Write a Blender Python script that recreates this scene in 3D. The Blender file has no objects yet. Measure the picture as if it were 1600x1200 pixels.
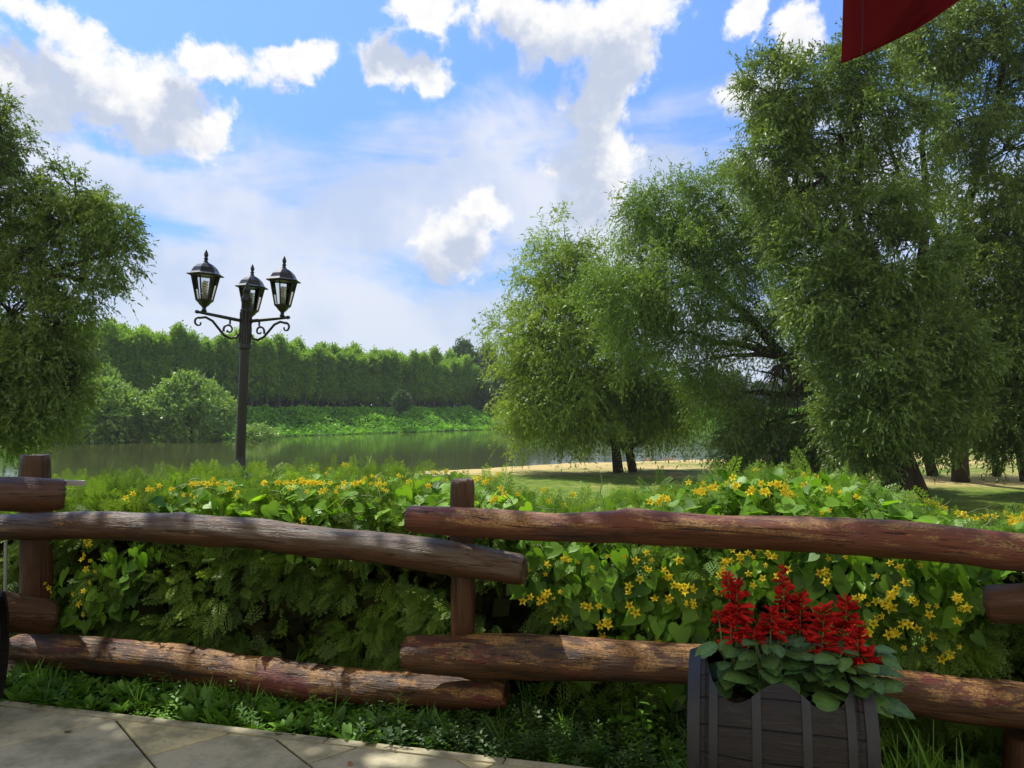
import bpy, bmesh, math, random
import numpy as np
from mathutils import Vector, Matrix, noise

random.seed(7)
RNG = np.random.default_rng(7)
C = bpy.context.scene.collection
SC = bpy.context.scene
EYE = 1.6
F = 1200.0                      # focal length in photo pixels


def at(px, py, Y):
    """a point of the place at depth Y seen at photo pixel (px, py)"""
    return Vector(((px - 800) / F * Y, Y, EYE + (640 - py) / F * Y))


# ------------------------------------------------------------------ camera
cam = bpy.data.cameras.new('camera')
cam.sensor_width = 36
cam.lens = 27
cam.shift_y = 0.025
cam.clip_start = 0.05
cam.clip_end = 6000
co = bpy.data.objects.new('camera', cam)
co.location = (0, 0, EYE)
co.rotation_euler = (math.radians(90), 0, 0)
C.objects.link(co)
SC.camera = co

# ------------------------------------------------------------------ render look
SC.render.engine = 'CYCLES'
SC.view_settings.view_transform = 'Standard'
SC.view_settings.look = 'None'
SC.view_settings.gamma = 1
SC.view_settings.use_curve_mapping = False
SC.view_settings.exposure = 0.42
cy = SC.cycles
cy.max_bounces = 7
cy.diffuse_bounces = 3
cy.glossy_bounces = 3
cy.transmission_bounces = 6
cy.transparent_max_bounces = 6
cy.use_denoising = True
cy.caustics_reflective = False
cy.caustics_refractive = False
cy.sample_clamp_indirect = 4

# ------------------------------------------------------------------ sun and sky
SUN_AZ, SUN_EL = math.radians(-48), math.radians(58)      # azimuth from +Y, positive to +X
sd = Vector((math.sin(SUN_AZ) * math.cos(SUN_EL), math.cos(SUN_AZ) * math.cos(SUN_EL), math.sin(SUN_EL)))
sl = bpy.data.lights.new('sun', 'SUN')
sl.energy = 5.0
sl.angle = math.radians(0.5)
sl.color = (1.0, 0.95, 0.86)
so = bpy.data.objects.new('sun', sl)
so.rotation_euler = sd.to_track_quat('Z', 'Y').to_euler()
C.objects.link(so)


class NT:
    """small helper to write node trees"""
    def __init__(self, tree):
        self.t = tree
        self.n = tree.nodes
        self.l = tree.links

    def new(self, kind, **kw):
        n = self.n.new(kind)
        for k, v in kw.items():
            setattr(n, k, v)
        return n

    def put(self, sock, v):
        if v is None:
            return
        if hasattr(v, 'is_output'):
            self.l.new(v, sock)
        else:
            sock.default_value = v

    def math(self, op, a, b=None, c=None, clamp=False):
        n = self.new('ShaderNodeMath', operation=op, use_clamp=clamp)
        for i, v in enumerate((a, b, c)):
            self.put(n.inputs[i], v)
        return n.outputs[0]

    def vmath(self, op, a, b=None, scale=None):
        n = self.new('ShaderNodeVectorMath', operation=op)
        self.put(n.inputs[0], a)
        self.put(n.inputs[1], b)
        if scale is not None:
            self.put(n.inputs['Scale'], scale)
        return n.outputs['Value'] if op in ('LENGTH', 'DOT_PRODUCT') else n.outputs['Vector']

    def noise(self, vec, scale, detail=4, rough=0.55, dist=0.0):
        n = self.new('ShaderNodeTexNoise')
        self.put(n.inputs['Vector'], vec)
        n.inputs['Scale'].default_value = scale
        n.inputs['Detail'].default_value = detail
        n.inputs['Roughness'].default_value = rough
        n.inputs['Distortion'].default_value = dist
        return n.outputs['Fac'], n.outputs['Color']

    def ramp(self, fac, lo, hi, a=0.0, b=1.0, smooth=True):
        n = self.new('ShaderNodeMapRange')
        n.interpolation_type = 'SMOOTHSTEP' if smooth else 'LINEAR'
        self.put(n.inputs['Value'], fac)
        n.inputs['From Min'].default_value = lo
        n.inputs['From Max'].default_value = hi
        n.inputs['To Min'].default_value = a
        n.inputs['To Max'].default_value = b
        return n.outputs['Result']

    def mix(self, fac, a, b, mode='MIX'):
        n = self.new('ShaderNodeMix', data_type='RGBA', blend_type=mode)
        self.put(n.inputs[0], fac)
        for s, v in ((n.inputs[6], a), (n.inputs[7], b)):
            if isinstance(v, tuple) and len(v) == 3:
                v = (*v, 1)
            self.put(s, v)
        return n.outputs[2]

    def mapping(self, vec, loc=(0, 0, 0), rot=(0, 0, 0), scale=(1, 1, 1), kind='POINT'):
        n = self.new('ShaderNodeMapping', vector_type=kind)
        self.put(n.inputs['Vector'], vec)
        n.inputs['Location'].default_value = loc
        n.inputs['Rotation'].default_value = rot
        n.inputs['Scale'].default_value = scale
        return n.outputs[0]


def build_world():
    w = bpy.data.worlds.new('World')
    SC.world = w
    w.use_nodes = True
    w.node_tree.nodes.clear()
    g = NT(w.node_tree)
    tc = g.new('ShaderNodeTexCoord').outputs['Generated']
    sky = g.new('ShaderNodeTexSky', sky_type='NISHITA')
    sky.sun_disc = False
    sky.sun_elevation = SUN_EL
    sky.sun_rotation = SUN_AZ
    sky.altitude = 100
    sky.air_density = 1.0
    sky.dust_density = 0.3
    sky.ozone_density = 2.5
    base = g.mix(1.0, sky.outputs[0], (1.2, 1.55, 2.15), 'MULTIPLY')
    # azimuth and elevation in degrees: a place for every cloud
    sx = g.new('ShaderNodeSeparateXYZ')
    g.put(sx.inputs[0], tc)
    az = g.math('MULTIPLY', g.math('ARCTAN2', sx.outputs[0], sx.outputs[1]), 57.2958)
    el = g.math('MULTIPLY', g.math('ARCSINE', sx.outputs[2]), 57.2958)
    cb = g.new('ShaderNodeCombineXYZ')
    g.put(cb.inputs[0], az)
    g.put(cb.inputs[1], el)
    p = cb.outputs[0]
    base = g.vmath('SCALE', base, scale=g.ramp(el, 2, 34, 0.55, 1.0))
    # ragged edges
    _, n1 = g.noise(p, 0.16, 5, 0.62)
    _, n2 = g.noise(p, 0.6, 4, 0.6)
    d1 = g.vmath('SCALE', g.vmath('SUBTRACT', n1, (0.5, 0.5, 0.5)), scale=5.0)
    d2 = g.vmath('SCALE', g.vmath('SUBTRACT', n2, (0.5, 0.5, 0.5)), scale=1.7)
    pd = g.vmath('ADD', g.vmath('ADD', p, d1), d2)
    pd = g.vmath('MULTIPLY', pd, (1, 1, 0))

    def ang(px, py):
        x, z = (px - 800) / F, (640 - py) / F
        return math.degrees(math.atan(x)), math.degrees(math.asin(z / math.sqrt(1 + x * x + z * z)))

    def field(pv, blobs, off=(0, 0)):
        out = None
        for (cx, cyy, rx, ry, rot, wgt) in blobs:
            a, e = ang(cx, cyy)
            k = 1 / (1 + ((cx - 800) / F) ** 2)
            m = g.mapping(pv, (a + off[0], e + off[1], 0), (0, 0, math.radians(rot)),
                          (rx / F * 57.3 * k, ry / F * 57.3 * (k ** 0.5), 1), 'TEXTURE')
            v = g.math('SUBTRACT', 1.0, g.vmath('LENGTH', m))
            if wgt != 1:
                v = g.math('MULTIPLY', v, wgt)
            out = v if out is None else g.math('SMOOTH_MAX', out, v, 0.25)
        return g.math('MAXIMUM', out, -1.0)

    cumulus = [
        (40, 130, 130, 80, 0, 1), (165, 130, 120, 72, -12, 1), (262, 165, 90, 72, -25, 1), (318, 222, 45, 34, -20, 1),
        (95, 28, 190, 34, -18, .75), (322, 100, 62, 34, 10, 1), (458, 102, 76, 32, 18, 1),
        (605, 85, 52, 36, -10, 1), (662, 108, 46, 34, -30, 1), (660, 8, 80, 32, -10, .9),
        (800, 30, 70, 55, 0, 1), (880, 55, 80, 60, 0, 1), (990, 20, 85, 48, 0, 1), (965, 85, 75, 55, 30, 1),
        (925, 165, 62, 75, 10, 1), (935, 245, 75, 70, 0, 1), (915, 320, 60, 40, 0, .7), (1165, 18, 48, 28, 20, 1), (1252, 55, 48, 62, -10, 1),
        (1150, 135, 58, 42, 0, 1), (1215, 105, 45, 40, 0, 1),
        (700, 385, 70, 62, 25, .85), (745, 345, 55, 36, 25, .8),
    ]
    rest = [(-700, 100, 500, 160, 0, 1), (2300, 150, 500, 160, 0, 1), (1700, -500, 500, 160, 10, 1), (0, -700, 500, 160, 10, 1)]
    haze = [
        (130, 255, 200, 45, -14, 1), (600, 330, 420, 130, 8, 1), (950, 330, 330, 130, 0, 1), (330, 440, 330, 90, 0, 1),
        (760, 240, 190, 45, 5, .8), (40, 330, 200, 90, 0, 1), (1300, 330, 400, 160, 0, 1), (800, 560, 900, 150, 0, 1),
    ]
    Fc = field(pd, cumulus + rest)
    Gc = field(pd, cumulus + rest, off=(-1.3, -2.6))
    Hz = field(pd, haze)
    fb, _ = g.noise(p, 0.33, 8, 0.62, 0.3)
    fb2, _ = g.noise(p, 0.09, 4, 0.55)
    wisp, _ = g.noise(g.mapping(p, (0, 0, 0), (0, 0, math.radians(25)), (0.5, 1.3, 1)), 0.14, 7, 0.6, 0.6)
    # thin high cloud: whole lower sky with blue openings
    hz = g.math('ADD', g.math('MULTIPLY', Hz, 0.75), g.math('MULTIPLY', g.math('SUBTRACT', wisp, 0.5), 2.2))
    hz = g.ramp(hz, -0.22, 0.50, 0.03, 0.84)
    hcol = g.mix(g.ramp(fb2, 0.38, 0.62), (5.3, 6.0, 7.3), (7.5, 7.6, 8.0))
    col = g.mix(hz, base, hcol)
    low = g.ramp(el, 0.0, 11.0, 0.6, 0.0)
    col = g.mix(low, col, (5.2, 5.9, 7.4))
    # heaped clouds
    cu = g.math('ADD', Fc, g.math('MULTIPLY', g.math('SUBTRACT', fb, 0.52), 1.9))
    cm = g.math('POWER', g.ramp(cu, -0.18, 0.32), 1.15)
    sh = g.math('ADD', Gc, g.math('MULTIPLY', g.math('SUBTRACT', fb, 0.5), -1.6))
    sh = g.ramp(sh, -0.25, 0.55)
    det, _ = g.noise(p, 0.55, 6, 0.65)
    sh = g.math('ADD', sh, g.math('MULTIPLY', g.math('SUBTRACT', det, 0.5), 1.1), clamp=True)
    ccol = g.mix(sh, (8.6, 8.55, 8.5), (4.9, 5.5, 6.8))
    col = g.mix(cm, col, ccol)
    # unseen bright cloud banks behind the terrace, added to fill the shaded sides
    back = g.math('ADD', g.ramp(g.math('ABSOLUTE', az), 58, 105), g.math('MULTIPLY', g.math('SUBTRACT', fb2, 0.5), 1.6))
    back = g.math('MULTIPLY', g.ramp(back, 0.35, 0.75), g.ramp(el, 78, 60))
    back = g.math('MULTIPLY', back, g.ramp(g.math('ABSOLUTE', az), 42, 60))
    col = g.mix(back, col, (7.2, 6.9, 6.1))
    bg = g.new('ShaderNodeBackground')
    g.put(bg.inputs[0], col)
    bg.inputs[1].default_value = 0.088
    out = g.new('ShaderNodeOutputWorld')
    g.l.new(bg.outputs[0], out.inputs[0])


build_world()
SC.world.cycles.sampling_method = 'MANUAL'
SC.world.cycles.sample_map_resolution = 256

# ================================================================== helpers
def mat(name):
    m = bpy.data.materials.new(name)
    m.use_nodes = True
    m.node_tree.nodes.clear()
    g = NT(m.node_tree)
    g.out = g.new('ShaderNodeOutputMaterial')
    return m, g


def principled(g, color, rough=0.6, metal=0.0, bump=None, bstr=0.3, bdist=0.01, spec=0.5, trans=0.0):
    b = g.new('ShaderNodeBsdfPrincipled')
    if isinstance(color, tuple) and len(color) == 3:
        color = (*color, 1)
    g.put(b.inputs['Base Color'], color)
    g.put(b.inputs['Roughness'], rough)
    b.inputs['Metallic'].default_value = metal
    b.inputs['Specular IOR Level'].default_value = spec
    b.inputs['Transmission Weight'].default_value = trans
    if bump is not None:
        n = g.new('ShaderNodeBump')
        n.inputs['Strength'].default_value = bstr
        n.inputs['Distance'].default_value = bdist
        g.put(n.inputs['Height'], bump)
        g.l.new(n.outputs[0], b.inputs['Normal'])
    g.l.new(b.outputs[0], g.out.inputs[0])
    return b


def leaf_mat(name, dark, light, third=None, trans=0.38, gloss=0.06, rough=0.45, tcol=None, scale=0.35):
    """leaves: per-leaf tone from the 'rnd' attribute plus soft patches, thin enough to let light through"""
    m, g = mat(name)
    at_ = g.new('ShaderNodeAttribute', attribute_name='rnd').outputs['Fac']
    tc = g.new('ShaderNodeTexCoord').outputs['Object']
    n, _ = g.noise(tc, scale, 3)
    f = g.math('ADD', g.math('MULTIPLY', at_, 0.55), g.math('MULTIPLY', g.ramp(n, 0.3, 0.7), 0.45))
    col = g.mix(f, dark, light)
    orn = g.new('ShaderNodeObjectInfo').outputs['Random']
    col = g.mix(1.0, col, g.mix(orn, (0.82, 0.86, 0.9), (1.18, 1.12, 1.05)), 'MULTIPLY')
    if third:
        col = g.mix(g.ramp(at_, 0.93, 0.96), col, third)
    d = g.new('ShaderNodeBsdfDiffuse')
    g.put(d.inputs[0], col)
    t = g.new('ShaderNodeBsdfTranslucent')
    tc_ = g.mix(1.0, col, tcol or (1.25, 1.2, 0.6), 'MULTIPLY')
    g.put(t.inputs[0], tc_)
    ms = g.new('ShaderNodeMixShader')
    ms.inputs[0].default_value = trans
    g.l.new(d.outputs[0], ms.inputs[1])
    g.l.new(t.outputs[0], ms.inputs[2])
    gl = g.new('ShaderNodeBsdfGlossy')
    gl.inputs['Roughness'].default_value = rough
    gl.inputs['Color'].default_value = (0.9, 0.95, 0.9, 1)
    m2 = g.new('ShaderNodeMixShader')
    m2.inputs[0].default_value = gloss
    g.l.new(ms.outputs[0], m2.inputs[1])
    g.l.new(gl.outputs[0], m2.inputs[2])
    g.l.new(m2.outputs[0], g.out.inputs[0])
    return m


def tag(o, label=None, cat=None, group=None, kind=None):
    for k, v in (('label', label), ('category', cat), ('group', group), ('kind', kind)):
        if v:
            o[k] = v
    return o


def link(o, parent=None):
    C.objects.link(o)
    if parent is not None:
        o.parent = parent
    return o


def empty(name, loc=(0, 0, 0), rot=(0, 0, 0)):
    o = bpy.data.objects.new(name, None)
    o.location = loc
    o.rotation_euler = rot
    o.empty_display_size = 0.2
    return link(o)


def smooth(me):
    me.polygons.foreach_set('use_smooth', np.ones(len(me.polygons), dtype=bool))


def np_mesh(name, V, Fc, material, rnd=None, shade=False):
    """V (n,3) float, Fc (m,k) int; rnd one value per vertex"""
    V = np.asarray(V, dtype=np.float32)
    Fc = np.asarray(Fc, dtype=np.int32)
    me = bpy.data.meshes.new(name)
    m, k = Fc.shape
    me.vertices.add(len(V))
    me.vertices.foreach_set('co', V.ravel())
    me.loops.add(m * k)
    me.loops.foreach_set('vertex_index', Fc.ravel())
    me.polygons.add(m)
    me.polygons.foreach_set('loop_start', np.arange(0, m * k, k, dtype=np.int32))
    me.polygons.foreach_set('loop_total', np.full(m, k, dtype=np.int32))
    me.update(calc_edges=True)
    if rnd is not None:
        a = me.attributes.new('rnd', 'FLOAT', 'POINT')
        a.data.foreach_set('value', np.asarray(rnd, dtype=np.float32))
    if material:
        me.materials.append(material)
    if shade:
        smooth(me)
    return me


def np_obj(name, V, Fc, material, parent=None, rnd=None, shade=False, loc=(0, 0, 0)):
    o = bpy.data.objects.new(name, np_mesh(name, V, Fc, material, rnd, shade))
    o.location = loc
    return link(o, parent)


class MB:
    """collects plain shapes and builds them as one mesh"""
    def __init__(self):
        self.v, self.f, self.s = [], [], []

    def add(self, vs, fs, sm=False):
        b = len(self.v)
        self.v += [tuple(v) for v in vs]
        self.f += [tuple(b + i for i in f) for f in fs]
        self.s += [sm] * len(fs)

    def box(self, c, size, rot=None):
        hx, hy, hz = size[0] / 2, size[1] / 2, size[2] / 2
        P = [Vector((x, y, z)) for x in (-hx, hx) for y in (-hy, hy) for z in (-hz, hz)]
        if rot is not None:
            P = [rot @ p for p in P]
        self.add([p + Vector(c) for p in P],
                 [(0, 1, 3, 2), (4, 6, 7, 5), (0, 4, 5, 1), (2, 3, 7, 6), (0, 2, 6, 4), (1, 5, 7, 3)])

    def tube(self, pts, rads, seg=10, caps=True, sm=True):
        pts = [Vector(p) for p in pts]
        if not hasattr(rads, '__len__'):
            rads = [rads] * len(pts)
        n = len(pts)
        T = []
        for i in range(n):
            d = pts[min(i + 1, n - 1)] - pts[max(i - 1, 0)]
            T.append(d.normalized() if d.length > 1e-9 else Vector((0, 0, 1)))
        ref = Vector((0, 0, 1)) if abs(T[0].z) < 0.9 else Vector((1, 0, 0))
        u = T[0].cross(ref).normalized()
        vs, fs = [], []
        for i in range(n):
            u = (u - T[i] * u.dot(T[i])).normalized()
            w = T[i].cross(u)
            for k in range(seg):
                a = 2 * math.pi * k / seg
                vs.append(pts[i] + (u * math.cos(a) + w * math.sin(a)) * rads[i])
        for i in range(n - 1):
            for k in range(seg):
                a, b = i * seg + k, i * seg + (k + 1) % seg
                fs.append((a, b, b + seg, a + seg))
        self.add(vs, fs, sm)
        if caps:
            self.add([vs[k] for k in range(seg)], [tuple(range(seg))[::-1]])
            self.add([vs[(n - 1) * seg + k] for k in range(seg)], [tuple(range(seg))])

    def lathe(self, prof, seg=24, c=(0, 0, 0), sm=True, M=None):
        """prof: list of (radius, z)"""
        vs, fs = [], []
        for r, z in prof:
            for k in range(seg):
                a = 2 * math.pi * k / seg + (math.pi / seg)
                p = Vector((r * math.cos(a), r * math.sin(a), z))
                if M is not None:
                    p = M @ p
                vs.append(p + Vector(c))
        for i in range(len(prof) - 1):
            for k in range(seg):
                a, b = i * seg + k, i * seg + (k + 1) % seg
                fs.append((a, b, b + seg, a + seg))
        self.add(vs, fs, sm)

    def build(self, name, material, parent=None, loc=(0, 0, 0)):
        me = bpy.data.meshes.new(name)
        me.from_pydata(self.v, [], self.f)
        me.polygons.foreach_set('use_smooth', np.array(self.s, dtype=bool))
        me.materials.append(material)
        me.update()
        o = bpy.data.objects.new(name, me)
        o.location = loc
        return link(o, parent)


def scatter(T, Fc, pos, X, Y, Z, scale, rnd=None, trnd=None):
    """copy template T (v,3) with faces Fc to every pos with axes X,Y,Z (n,3); one big mesh"""
    n, v = len(pos), len(T)
    sc = np.asarray(scale)
    if sc.ndim == 1:
        sc = np.stack([sc] * 3, 1)
    V = (X[:, None, :] * (T[None, :, 0:1] * sc[:, None, 0:1]) + Y[:, None, :] * (T[None, :, 1:2] * sc[:, None, 1:2])
         + Z[:, None, :] * (T[None, :, 2:3] * sc[:, None, 2:3]) + pos[:, None, :])
    FF = Fc[None, :, :] + (np.arange(n) * v)[:, None, None]
    r = RNG.random(n) if rnd is None else rnd
    R = np.repeat(r, v)
    if trnd is not None:
        R = np.clip(R + np.tile(trnd, n), 0, 1)
    return V.reshape(-1, 3), FF.reshape(-1, Fc.shape[1]), R


def joinN(parts):
    V, Fc, R, b = [], [], [], 0
    for v, f, r in parts:
        V.append(v)
        Fc.append(f + b)
        R.append(r)
        b += len(v)
    return np.concatenate(V), np.concatenate(Fc), np.concatenate(R)


def norm(a):
    return a / np.maximum(np.linalg.norm(a, axis=1, keepdims=True), 1e-9)


def frame_from(yax, up):
    """orthonormal frames: Y along yax, Z near up"""
    Y = norm(yax)
    Z = norm(up - Y * np.sum(up * Y, 1, keepdims=True))
    X = np.cross(Y, Z)
    return X, Y, Z


def rv(n):
    return norm(RNG.normal(size=(n, 3)))


# ================================================================== terrain
def seg_dist(X, Y, line):
    """signed distance to a polyline, positive to its right-hand side"""
    best = np.full(X.shape, 1e9)
    sgn = np.zeros(X.shape)
    for (x0, y0), (x1, y1) in zip(line[:-1], line[1:]):
        dx, dy = x1 - x0, y1 - y0
        L = dx * dx + dy * dy
        t = np.clip(((X - x0) * dx + (Y - y0) * dy) / L, 0, 1)
        qx, qy = X - (x0 + t * dx), Y - (y0 + t * dy)
        d = np.hypot(qx, qy)
        s = np.sign(qx * dy - qy * dx)
        m = d < best
        best = np.where(m, d, best)
        sgn = np.where(m, s, sgn)
    return best * sgn


NEAR_SHORE = [(-900, 20), (-200, 26), (-80, 32), (-40, 44), (-18, 62), (-3, 75), (14, 84), (30, 90), (55, 120), (120, 175), (260, 215), (900, 260)]
FAR_SHORE = [(-900, 160), (-200, 146), (-92, 140), (-72, 144), (-40, 186), (-6, 232), (30, 262), (74, 290), (200, 330), (900, 420)]
WATER_Z = -4.4


def sstep(x, a, b):
    t = np.clip((x - a) / (b - a), 0, 1)
    return t * t * (3 - 2 * t)


def wob(X, Y, s, seed=0):
    return (np.sin(X * s + 1.3 * seed) * np.cos(Y * s * 1.17 + seed) + 0.5 * np.sin(X * s * 2.3 + Y * s * 1.9 + 2.1 * seed)
            + 0.25 * np.sin(X * s * 5.1 - Y * s * 4.3 + seed))


def ground_z(X, Y):
    d = seg_dist(X, Y, NEAR_SHORE) + 0.9 * wob(X, Y, 0.13, 3)
    z = -5.6 + 1.6 * sstep(d, -14, 4) + 0.55 * sstep(d, 2, 38)
    r = Y + 0.12 * np.abs(X)
    near = -3.45 + 3.4 * (1 - sstep(r, 6.5, 27))
    z = np.where(d > 0, np.maximum(z, near * sstep(d, -2, 12) + z * (1 - sstep(d, -2, 12))), z)
    z = z + 0.05 * wob(X, Y, 0.5, 1) * sstep(r, 9, 20)
    return z


def far_bank_z(d):
    """height over the far bank at distance d behind its shore"""
    return WATER_Z - 1.2 + 1.2 * sstep(d, -6, 0) + 6.0 * sstep(d, -1.5, 15)


mt_ground, g = mat('ground')
tc = g.new('ShaderNodeNewGeometry').outputs['Position']
sp = g.new('ShaderNodeSeparateXYZ')
g.put(sp.inputs[0], tc)
n1, _ = g.noise(g.mapping(tc, scale=(0.35, 1, 1)), 0.10, 5, 0.6)
n2, _ = g.noise(tc, 1.6, 5, 0.65)
n3, _ = g.noise(tc, 11.0, 4, 0.7)
grassc = g.mix(g.ramp(n2, .3, .7), (0.045, 0.10, 0.012), (0.17, 0.22, 0.035))
dryc = g.mix(n3, (0.34, 0.26, 0.10), (0.52, 0.41, 0.19))
# bare ground and sand take over towards the water
dv = g.math('ADD', g.math('SUBTRACT', -3.475, sp.outputs[2]), g.math('MULTIPLY', g.math('SUBTRACT', n1, 0.5), 1.1))
dv = g.math('ADD', dv, g.math('MULTIPLY', g.math('SUBTRACT', n2, 0.5), 0.3))
far_ = g.ramp(g.math('ADD', sp.outputs[1], g.math('MULTIPLY', g.math('SUBTRACT', n1, 0.5), 24)), 46, 60)
c1 = g.mix(g.math('MULTIPLY', g.ramp(dv, -0.16, 0.10), far_), grassc, dryc)
soil = g.mix(n3, (0.018, 0.014, 0.009), (0.05, 0.038, 0.022))
c1 = g.mix(g.ramp(sp.outputs[1], 5.0, 6.5, 1, 0), c1, soil)
principled(g, c1, 0.95, bump=g.math('ADD', n3, n2), bstr=0.5, bdist=0.05, spec=0.1)


def warped(a, b, n, p=2.2):
    t = np.linspace(-1, 1, n)
    s = np.sign(t) * np.abs(t) ** p
    return np.where(s < 0, -s * a, s * b)


xs = warped(-1500, 1500, 260, 2.6)
ys = 2 + 1600 * np.linspace(0, 1, 330) ** 2.6
ys = np.concatenate([[-60, -10, 0], ys])
GX, GY = np.meshgrid(xs, ys)
GZ = ground_z(GX, GY)


def grid_faces(ny, nx):
    i, j = np.meshgrid(np.arange(ny - 1), np.arange(nx - 1), indexing='ij')
    a = (i * nx + j).ravel()
    return np.stack([a, a + 1, a + nx + 1, a + nx], 1)


o = np_obj('ground', np.stack([GX.ravel(), GY.ravel(), GZ.ravel()], 1), grid_faces(len(ys), len(xs)), mt_ground, shade=True)
tag(o, kind='structure')

# far bank: a slope rising from the water and the flat land of the wood behind it
mt_bank, g = mat('bank_soil')
tc = g.new('ShaderNodeTexCoord').outputs['Object']
n2, _ = g.noise(tc, 0.5, 5, 0.65)
principled(g, g.mix(n2, (0.012, 0.03, 0.006), (0.05, 0.10, 0.015)), 0.95, spec=0.1)


def resample(line, step):
    P = [np.array(p, float) for p in line]
    out = []
    for a, b in zip(P[:-1], P[1:]):
        n = max(1, int(np.linalg.norm(b - a) / step))
        for k in range(n):
            out.append(a + (b - a) * k / n)
    out.append(P[-1])
    out = np.array(out)
    for _ in range(12):
        out[1:-1] = (out[:-2] + out[1:-1] * 2 + out[2:]) / 4
    return out


SH = resample(FAR_SHORE, 4)
T_ = np.gradient(SH, axis=0)
T_ = T_ / np.linalg.norm(T_, axis=1, keepdims=True)
SN = np.stack([-T_[:, 1], T_[:, 0]], 1)          # away from the water
offs = np.array([-9, -5, -2, -.5, .8, 2, 4, 6, 8, 10, 12, 14, 17, 22, 40, 90, 200, 600, 1500.])
BV = []
for i in range(len(SH)):
    for d in offs:
        q = SH[i] + SN[i] * d
        BV.append((q[0], q[1], float(far_bank_z(d + 0.7 * wob(q[0], q[1], 0.2, 5)))))
o = np_obj('river_bank', BV, grid_faces(len(SH), len(offs))[:, ::-1], mt_bank, shade=True)
tag(o, kind='structure')

# river
mt_water, g = mat('river_water')
tc = g.new('ShaderNodeNewGeometry').outputs['Position']
w1, _ = g.noise(g.mapping(tc, scale=(0.6, 1.4, 1)), 1.1, 3, 0.55)
w2, _ = g.noise(g.mapping(tc, scale=(0.5, 1.5, 1)), 0.22, 3, 0.5)
big, _ = g.noise(g.mapping(tc, (3, 1, 0), scale=(0.5, 1.2, 1)), 0.02, 2, 0.5)
h = g.math('ADD', g.math('MULTIPLY', w1, 0.35), w2)
sp = g.new('ShaderNodeSeparateXYZ')
g.put(sp.inputs[0], tc)
calm = g.ramp(sp.outputs[0], 2, 26, 0.10, 0.75)
hh = g.math('MULTIPLY', h, calm)
principled(g, (0.050, 0.058, 0.018), 0.07, bump=hh, bstr=1.0, bdist=0.09, spec=0.38)
xs = np.linspace(-900, 900, 40)
ys = np.linspace(18, 520, 30)
GX, GY = np.meshgrid(xs, ys)
o = np_obj('river_water', np.stack([GX.ravel(), GY.ravel(), np.full(GX.size, WATER_Z)], 1), grid_faces(30, 40), mt_water, shade=True)
tag(o, kind='structure')

# ================================================================== trees
mt_bark, g = mat('willow_bark')
tc = g.new('ShaderNodeTexCoord').outputs['Object']
n1, _ = g.noise(g.mapping(tc, scale=(5, 5, 0.8)), 1.5, 5, 0.65)
n2, _ = g.noise(tc, 0.6, 3)
principled(g, g.mix(n1, (0.018, 0.013, 0.009), g.mix(n2, (0.10, 0.075, 0.05), (0.06, 0.055, 0.045))), 0.95, bump=n1, bstr=0.8, bdist=0.08, spec=0.15)
mt_pale_bark, g = mat('poplar_bark')
tc = g.new('ShaderNodeTexCoord').outputs['Object']
n1, _ = g.noise(g.mapping(tc, scale=(4, 4, 0.6)), 0.8, 4, 0.65)
principled(g, g.mix(n1, (0.06, 0.05, 0.04), (0.24, 0.20, 0.16)), 0.95, spec=0.15)

mt_willow = leaf_mat('willow_leaves', (0.075, 0.150, 0.022), (0.290, 0.430, 0.060), trans=0.42, gloss=0.03, scale=0.22)
mt_willow_grey = leaf_mat('silver_willow_leaves', (0.070, 0.125, 0.026), (0.215, 0.320, 0.060), trans=0.40, gloss=0.035, scale=0.22)
mt_willow_far = leaf_mat('pale_willow_leaves', (0.12, 0.24, 0.04), (0.33, 0.52, 0.09), trans=0.42, gloss=0.05, scale=0.2)
mt_poplar = leaf_mat('poplar_leaves', (0.09, 0.20, 0.028), (0.33, 0.55, 0.06), trans=0.48, gloss=0.02, scale=0.12)
mt_dark_tree = leaf_mat('dark_tree_leaves', (0.03, 0.075, 0.02), (0.09, 0.17, 0.03), trans=0.35, gloss=0.04, scale=0.15)
mt_under = leaf_mat('bank_leaves', (0.07, 0.22, 0.014), (0.25, 0.54, 0.035), trans=0.45, gloss=0.012, scale=0.12)
mt_distant = leaf_mat('distant_tree_leaves', (0.05, 0.10, 0.045), (0.12, 0.20, 0.08), trans=0.3, gloss=0.03, scale=0.1)

LEAFQ = np.array([(0, 0, 0), (0.5, 0.42, 0.04), (0, 1, -0.03), (-0.5, 0.42, 0.04)], float)
LEAFQ_F = np.array([(0, 1, 2, 3)])


def leaves_along(S, D, L, droop, M, lsize, lwid, spread=0.9, down=0.35):
    """twigs from points S towards D, length L, sagging by droop; M leaves on each"""
    n = len(S)
    t = (np.arange(M)[None, :] + RNG.random((n, M))) / M
    P = S[:, None, :] + D[:, None, :] * (L[:, None, None] * t[:, :, None])
    P[:, :, 2] -= droop[:, None] * t ** 2
    tang = D[:, None, :] * L[:, None, None] + np.zeros((n, M, 3))
    tang[:, :, 2] -= 2 * droop[:, None] * t
    P = P.reshape(-1, 3)
    tang = norm(tang.reshape(-1, 3))
    k = len(P)
    d = tang + RNG.normal(size=(k, 3)) * spread * 0.6
    d[:, 2] -= down
    X, Y, Z = frame_from(d, RNG.normal(size=(k, 3)) + np.array([0, 0, 0.8]))
    s = lsize * (0.5 + 1.05 * RNG.random(k) ** 1.4)
    sc = np.stack([s * lwid, s, s], 1)
    return scatter(LEAFQ, LEAFQ_F, P, X, Y, Z, sc)


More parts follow.
